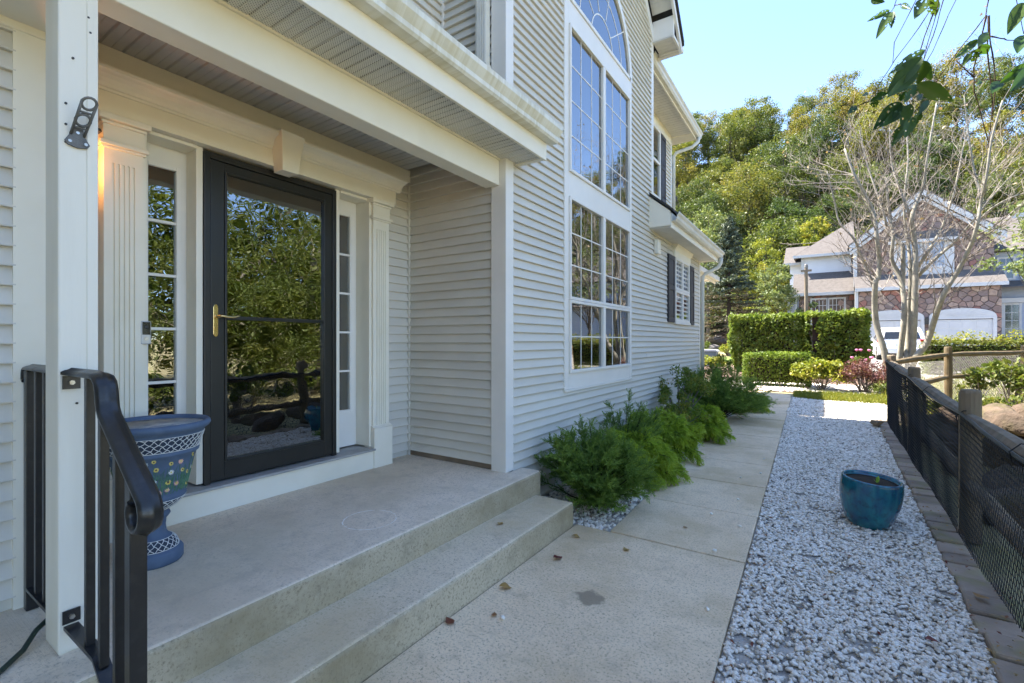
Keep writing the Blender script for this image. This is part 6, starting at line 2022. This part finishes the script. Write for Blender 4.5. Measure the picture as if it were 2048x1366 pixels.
# rough plants on the creek bank
for k, (x, y, rx, h, nn, lf) in enumerate([(2.9, 12.2, .55, 1.05, 650, .09), (3.6, 13.2, .7, 1.1, 800, .09), (4.4, 13.6, .7, 1.25, 900, .09), (3.2, 11.6, .6, .55, 600, .07), (2.3, 11.6, .5, .4, 500, .06), (4.2, 12.0, .7, .6, 800, .08), (1.75, 11.6, .4, .25, 300, .06), (4.8, 15.0, .8, 1.3, 900, .1), (2.6, 13.2, .5, .85, 500, .09)]):
    bush('creek_shrub', (x, y, .05 + flat(0, y)), rx, rx, h, nn, lf, 'lf_bush', 'straggly sunlit shrub growing on the creek bank by the rail fence', seed=60 + k, group='shrubs on the creek bank', open_=.8, lift=.2)
n = 9000
gx_ = prng.uniform(1.25, 7, n); gy_ = prng.uniform(9.6, 20, n)
kk = gx_ < gy_ * .45
o = blades('creek_grass', np.stack([gx_[kk], gy_[kk], np.array([flat(0, t) for t in gy_[kk]]) - .03], 1), .22, M['grass'], .012)
tag(o, 'thin dry grass and weeds on the ground behind the fences', 'grass', kind='stuff')

# ---------------------------------------------------------------- evergreens along the house wall
def conifer_shrub(name, c, R, h, nb, mleaf, label, seed, droop=0.0, side=14, leafL=.030, upright=.5, xmin=-2.08, wid=.0028, tipdroop=0.0, dens=1.0):
    """sprays: arching branches set with side twigs, each twig a fan of thin scale-leaf shoots"""
    t = thing(name, c, label, 'shrub')
    r = np.random.default_rng(seed); rr = random.Random(seed)
    mb = MB()
    A, B, tone = [], [], []
    for k in range(nb):
        az = rr.uniform(0, 2 * pi)
        el = rr.uniform(.12, 1.25) if upright > .3 else rr.uniform(.25, 1.2)
        reach = R * rr.uniform(.75, 1.1) * (cos(el) * .8 + .25)
        rise = h * rr.uniform(.75, 1.08) * (sin(el) * .95 + .12)
        s = Vector((c[0] + rr.uniform(-.05, .05), c[1] + rr.uniform(-.05, .05), c[2]))
        pts = []
        nseg = 8
        for q in range(nseg + 1):
            f = q / nseg
            out = reach * f
            zz = rise * (1.35 * f - .35 * f * f) - tipdroop * h * max(f - .55, 0) ** 1.4
            p = s + Vector((cos(az) * out, sin(az) * out, zz)) + Vector((rr.uniform(-1, 1), rr.uniform(-1, 1), rr.uniform(-1, 1))) * .008
            if p.x < xmin: p.x = xmin + (xmin - p.x) * .15
            pts.append(p)
        mb.tube(pts, [.007 * (1 - .1 * q) for q in range(nseg + 1)], 4, cap=False)
        tb = rr.random()
        for q in range(int(side * 2.2 * dens)):
            f = rr.uniform(.28, 1.0)
            i = min(int(f * nseg), nseg - 1); g = f * nseg - i
            p = pts[i].lerp(pts[i + 1], g)
            d0 = (pts[i + 1] - pts[i]).normalized()
            sd = Vector((rr.uniform(-1, 1), rr.uniform(-1, 1), rr.uniform(-.6, .8))).normalized()
            L = R * .30 * (1.15 - .55 * f) * rr.uniform(.6, 1.2)
            d1 = (d0 * .9 + sd * .75 + Vector((0, 0, -droop))).normalized()
            m = int(11 + L * 60)
            for w in range(m):
                ff = (w + rr.random()) / m
                pp = p + d1 * L * ff + Vector((0, 0, -droop * L * ff * ff * .8))
                ls = leafL * (1.25 - .6 * ff) * rr.uniform(.6, 1.2)
                sd2 = Vector((rr.uniform(-1, 1), rr.uniform(-1, 1), rr.uniform(-1, 1))).normalized()
                d2 = (d1 + sd2 * .75 + Vector((0, 0, -droop * .6))).normalized()
                if pp.x < xmin: pp.x = xmin + rr.random() * .02
                A.append(pp); B.append(d2 * ls); tone.append(tb * .3 + .35 * f + .35 * ff + rr.uniform(-.12, .12))
    mb.build('stems', M['bark_dark'], t)
    A = np.array(A); B = np.array(B); n = len(A)
    sdv = unit(np.cross(B, r.normal(size=(n, 3)))) * wid
    V = np.empty((n, 4, 3))
    V[:, 0] = A - sdv * .7; V[:, 1] = A + sdv * .7; V[:, 2] = A + B * .7 + sdv; V[:, 3] = A + B
    V = V - np.array(org(t))
    V[:, :, 2] = np.maximum(V[:, :, 2], .0 - c[2] + .01)
    add_mesh('foliage', np_mesh('foliage', V.reshape(-1, 3), np.arange(n * 4).reshape(n, 4), M[mleaf], np.clip(np.array(tone), 0, 1)), t)
    return t
conifer_shrub('juniper', (-1.64, 3.76, 0), .49, .60, 90, 'lf_juniper', 'dark feathery juniper nearest to the steps', 5, side=15, leafL=.036, wid=.0036)
conifer_shrub('thread_cypress', (-1.62, 4.66, 0), .47, .60, 115, 'lf_cypress', 'bright green drooping cypress just behind the dark juniper', 6, droop=.55, side=15, leafL=.042, upright=.2, tipdroop=.7, wid=.0048)
conifer_shrub('thread_cypress', (-1.64, 5.75, 0), .50, .68, 115, 'lf_cypress', 'bright green drooping cypress below the tall window', 7, droop=.5, side=14, leafL=.046, upright=.2, tipdroop=.7, wid=.0052)
conifer_shrub('juniper', (-1.78, 4.95, 0), .40, .78, 50, 'lf_juniper', 'dark upright juniper sprays between the two bright cypresses', 8, side=14, leafL=.034)
conifer_shrub('thread_cypress', (-1.58, 7.15, 0), .50, .60, 95, 'lf_cypress', 'bright green cypress under the leafy nandina', 9, droop=.5, side=12, leafL=.052, upright=.2, tipdroop=.7, wid=.006)
bush('nandina', (-1.78, 7.35, 0), .38, .62, 1.12, 1900, .055, 'lf_nandina', 'tall leafy nandina with some yellow leaves against the siding', seed=12, lift=.25, aspect=.34)
bush('nandina', (-1.72, 6.7, 0), .36, .40, .66, 900, .05, 'lf_nandina', 'short leafy nandina tucked among the cypresses', seed=13, lift=.25, aspect=.34)
conifer_shrub('juniper', (-1.55, 9.2, 0), .85, .82, 85, 'lf_juniper', 'wide spreading juniper near the far corner of the wall', 10, side=12, leafL=.055, wid=.0042)
bush('nandina', (-1.80, 10.2, 0), .42, .5, 1.15, 1500, .06, 'lf_hedge', 'dark leafy shrub standing at the far house corner', seed=14, lift=.15, aspect=.4)
conifer_shrub('thread_cypress', (-1.42, 10.6, 0), .55, .45, 50, 'lf_cypress', 'last low bright cypress where the path turns', 15, droop=.5, side=10, leafL=.06, upright=.2, tipdroop=.6, wid=.005)

# ---------------------------------------------------------------- thicket on the far side of the fence (seen mirrored in the door glass)
def thicket(name, seed, h, cr, loc, label, n_clump, per, leaf, ml):
    return broadleaf(name, seed, h, cr, .5, ml, n_clump, per, leaf, label, loc=loc, trunk_r=.09, bark='bark_pale', group='trees of the creek side thicket', lean=.04)
TH = 'leafy young tree of the creek side thicket facing the porch'
t0 = thicket('thicket_tree', 51, 4.6, 1.9, (5.0, 7.6, 0), TH, 150, 170, .065, 'lf_bush')
t1 = thicket('thicket_tree', 52, 3.6, 1.5, (4.4, 4.6, 0), TH, 130, 170, .06, 'lf_bush')
for k, (x, y, s, src) in enumerate([(7.0, 9.8, .95, t0), (4.4, 5.6, .62, t0), (6.6, 7.4, .8, t1), (9.6, 13.2, 1.5, t0), (7.8, 14.8, .9, t1), (10.5, 9.5, 1.7, t0), (10.0, 6.5, 1.8, t1), (11.0, 12, 1.7, t0), (12.5, 16, 1.9, t1)]):
    copy_tree(src, (x, y, -.05), k * 1.7, s)
for k, (x, y, s, src) in enumerate([(-2.5, -9.5, 2.2, t0), (1.0, -8.0, 2.0, t1), (4.5, -9.0, 2.2, t0), (-6.0, -10.0, 2.4, t1), (7.5, -8.5, 1.8, t1), (2.5, -12, 2.6, t0), (.2, -6.0, 1.3, t0)]):  # unseen trees added to block the sky and darken the porch return wall
    copy_tree(src, (x, y, -.05), k * 1.7 + .4, s, 'large leafy tree added unseen behind the viewpoint to shade the porch return wall', 'unseen trees added behind the viewpoint for shade')
for k, (x, y, h) in enumerate([(2.9, 5.9, .9), (2.7, 4.4, 1.0), (3.3, 7.4, .8), (2.6, 3.0, .9)]):
    bush('bank_shrub', (x, y, 0), .8, .8, h, 900, .09, 'lf_bush', 'low leafy shrub on the near creek bank facing the porch', seed=80 + k, group='low shrubs on the near creek bank')

# ---------------------------------------------------------------- overhanging cherry branch, top right
ct = thing('cherry_tree', (2.3, .9, 0), 'dark twigs with large insect-eaten leaves hanging into the top right', 'tree')
limb = [Vector(v) for v in [(2.3, .9, -.1), (2.25, .95, 1.2), (2.05, 1.1, 2.3), (1.7, 1.35, 3.0), (1.2, 1.6, 3.35), (.6, 1.75, 3.4), (.1, 1.85, 3.25), (-.2, 1.95, 3.1)]]
MB().tube(limb, [.085, .075, .06, .045, .032, .022, .014, .006], 9).build('limb', M['bark_dark'], ct, smooth=True)
def Q3(px, py, d):
    u = (px - 1024) / FPX; v = (683 - py) / FPX
    return Vector(((-SY + CY * u) * d, (CY + SY * u) * d, 1.4 + v * d))
def zc(x, y): return 1700 + x * .2415, y * .2415
twigs_px = [
    ([(830, -160), (545, 0), (470, 150), (370, 350), (355, 520)], 1.50),
    ([(870, -160), (720, 5), (580, 220), (380, 490), (180, 800), (60, 960), (0, 1080)], 1.55),
    ([(140, 840), (60, 880), (-20, 930)], 1.55),
    ([(900, -220), (740, 0), (690, 200), (640, 380), (610, 500)], 1.45),
    ([(910, -220), (775, 0), (720, 200), (650, 400), (605, 520), (560, 690)], 1.42),
    ([(930, -220), (875, 0), (770, 230), (690, 420), (600, 560)], 1.52),
    ([(690, 110), (620, 300), (560, 480)], 1.47),
    ([(1135, -200), (1145, 0), (1130, 130), (1000, 290), (880, 440), (760, 610), (700, 715), (560, 900), (480, 980)], 1.40),
    ([(1130, 130), (1080, 340), (1030, 560), (1030, 760), (1080, 930), (1150, 1180)], 1.40),
    ([(1145, 130), (1140, 400), (1160, 640), (1180, 860), (1150, 1220)], 1.43),
    ([(1150, 130), (1165, 340), (1200, 560), (1205, 760), (1180, 1000)], 1.38),
    ([(1165, 305), (1250, 315), (1300, 330), (1441, 332)], 1.38),
    ([(1030, 680), (1150, 655), (1270, 670)], 1.40),
    ([(395, -200), (385, 0), (370, 60), (330, 110)], 1.62),
    ([(330, 110), (330, 100)], 1.62),
    ([(420, 35), (390, 40), (375, 45)], 1.62),
    ([(1340, -200), (1390, 40), (1420, 160), (1441, 280)], 1.36),
    ([(1030, 640), (940, 560), (880, 500)], 1.40),
]
tws = MB()
for pts, d in twigs_px:
    W = [Q3(*zc(x, y), d + .012 * i) for i, (x, y) in enumerate(pts)]
    if pts[0][1] < -100:
        near = min(limb[3:], key=lambda q: (q - W[0]).length)
        W = [near, near.lerp(W[0], .6) + Vector((0, 0, .05))] + W
    # knobbly thin twig
    Wn = []
    for i in range(len(W) - 1):
        L = (W[i + 1] - W[i]).length
        k = max(2, int(L / .035))
        for q in range(k):
            Wn.append(W[i].lerp(W[i + 1], q / k) + Vector((tg.uniform(-1, 1), tg.uniform(-1, 1), tg.uniform(-1, 1))) * .0012)
    Wn.append(W[-1])
    n = len(Wn)
    tws.tube(Wn, [(.0019 - .0010 * i / n) * (1.35 if i % 3 == 0 else 1) for i in range(n)], 5)
tws.build('twigs', M['twig_dark'], ct)
# leaves: base pixel, tip pixel, half-width in pixels (zoomed), depth
lf_px = [((625, 410), (290, 640), 42, 1.45), ((600, 470), (300, 800), 70, 1.42), ((560, 600), (270, 850), 46, 1.44), ((505, 690), (280, 790), 34, 1.47), ((620, 500), (560, 700), 55, 1.43), ((600, 500), (680, 660), 42, 1.46),
         ((555, 690), (845, 835), 58, 1.40), ((545, 700), (460, 835), 44, 1.42), ((430, 850), (190, 1080), 62, 1.45), ((470, 880), (250, 1065), 44, 1.47), ((500, 860), (430, 1060), 40, 1.43), ((520, 970), (440, 1170), 42, 1.41), ((440, 1040), (345, 1215), 42, 1.44),
         ((580, 920), (520, 1055), 30, 1.45), ((645, 830), (570, 950), 26, 1.46), ((330, 85), (155, 168), 24, 1.62), ((340, 95), (215, 325), 36, 1.60), ((355, 95), (345, 245), 28, 1.61), ((425, 38), (500, 70), 22, 1.62), ((175, 0), (290, 15), 26, 1.62),
         ((630, -20), (530, 170), 50, 1.5), ((665, -15), (712, 130), 42, 1.48), ((1065, 325), (850, 505), 34, 1.40), ((1140, 265), (1060, 390), 38, 1.41), ((1060, 400), (1010, 515), 40, 1.40), ((1000, 445), (930, 550), 26, 1.42), ((1080, 370), (1150, 450), 36, 1.43),
         ((1430, 20), (1300, 295), 52, 1.36), ((1440, 290), (1380, 470), 48, 1.34), ((1500, 520), (1215, 700), 50, 1.34), ((1520, 560), (1350, 740), 62, 1.33), ((1240, 670), (1175, 770), 42, 1.38), ((305, 770), (165, 840), 36, 1.53), ((240, 850), (165, 860), 30, 1.54), ((60, 880), (-30, 950), 26, 1.55), ((1090, 670), (1050, 700), 20, 1.40), ((150, 770), (110, 790), 14, 1.55), ((460, 760), (420, 840), 30, 1.45), ((600, 780), (540, 860), 36, 1.43)]
lg = random.Random(9)
for (b, tpx, hw, d) in lf_px:
    B0, T0 = Q3(*zc(*b), d), Q3(*zc(*tpx), d + lg.uniform(-.05, .03))
    ax = T0 - B0; L = ax.length
    if L < .005: continue
    vd = ((B0 + T0) / 2 - Vector((0, 0, 1.4))).normalized()
    sdv = ax.cross(vd).normalized()
    sdv = (sdv + vd * lg.uniform(-.6, .6)).normalized()
    nrm = ax.cross(sdv).normalized()
    w = hw * .2415 / FPX * d
    nu, nv = 16, 8
    vs, fs = [], []
    fd = lg.uniform(.15, .5); cv = lg.uniform(-.10, .12)
    for i in range(nu + 1):
        f = i / nu
        ww = w * (sin(pi * f ** .82) ** .85 * (1 - .25 * f) + .012) * 1.12
        for j in range(nv + 1):
            q = 2 * j / nv - 1
            vs.append(B0 + ax * f + sdv * ww * q + nrm * (abs(q) * ww * fd + cv * L * f * f + .04 * ww * sin(f * 26) * abs(q)))
    holes = set()
    if lg.random() < .7:
        for _ in range(lg.randint(3, 13)):
            i, j = lg.randint(2, nu - 3), lg.choice([1, 2, 5, 6, 0, 7])
            holes.add((i, j))
    fs = [(i * (nv + 1) + j, i * (nv + 1) + j + 1, (i + 1) * (nv + 1) + j + 1, (i + 1) * (nv + 1) + j) for i in range(nu) for j in range(nv) if (i, j) not in holes]
    V = np.array([tuple(v) for v in vs]) - np.array(org(ct))
    add_mesh('leaf', np_mesh('leaf', V, np.array(fs), M['lf_near'], np.full(len(fs), lg.random()), smooth=True), ct)
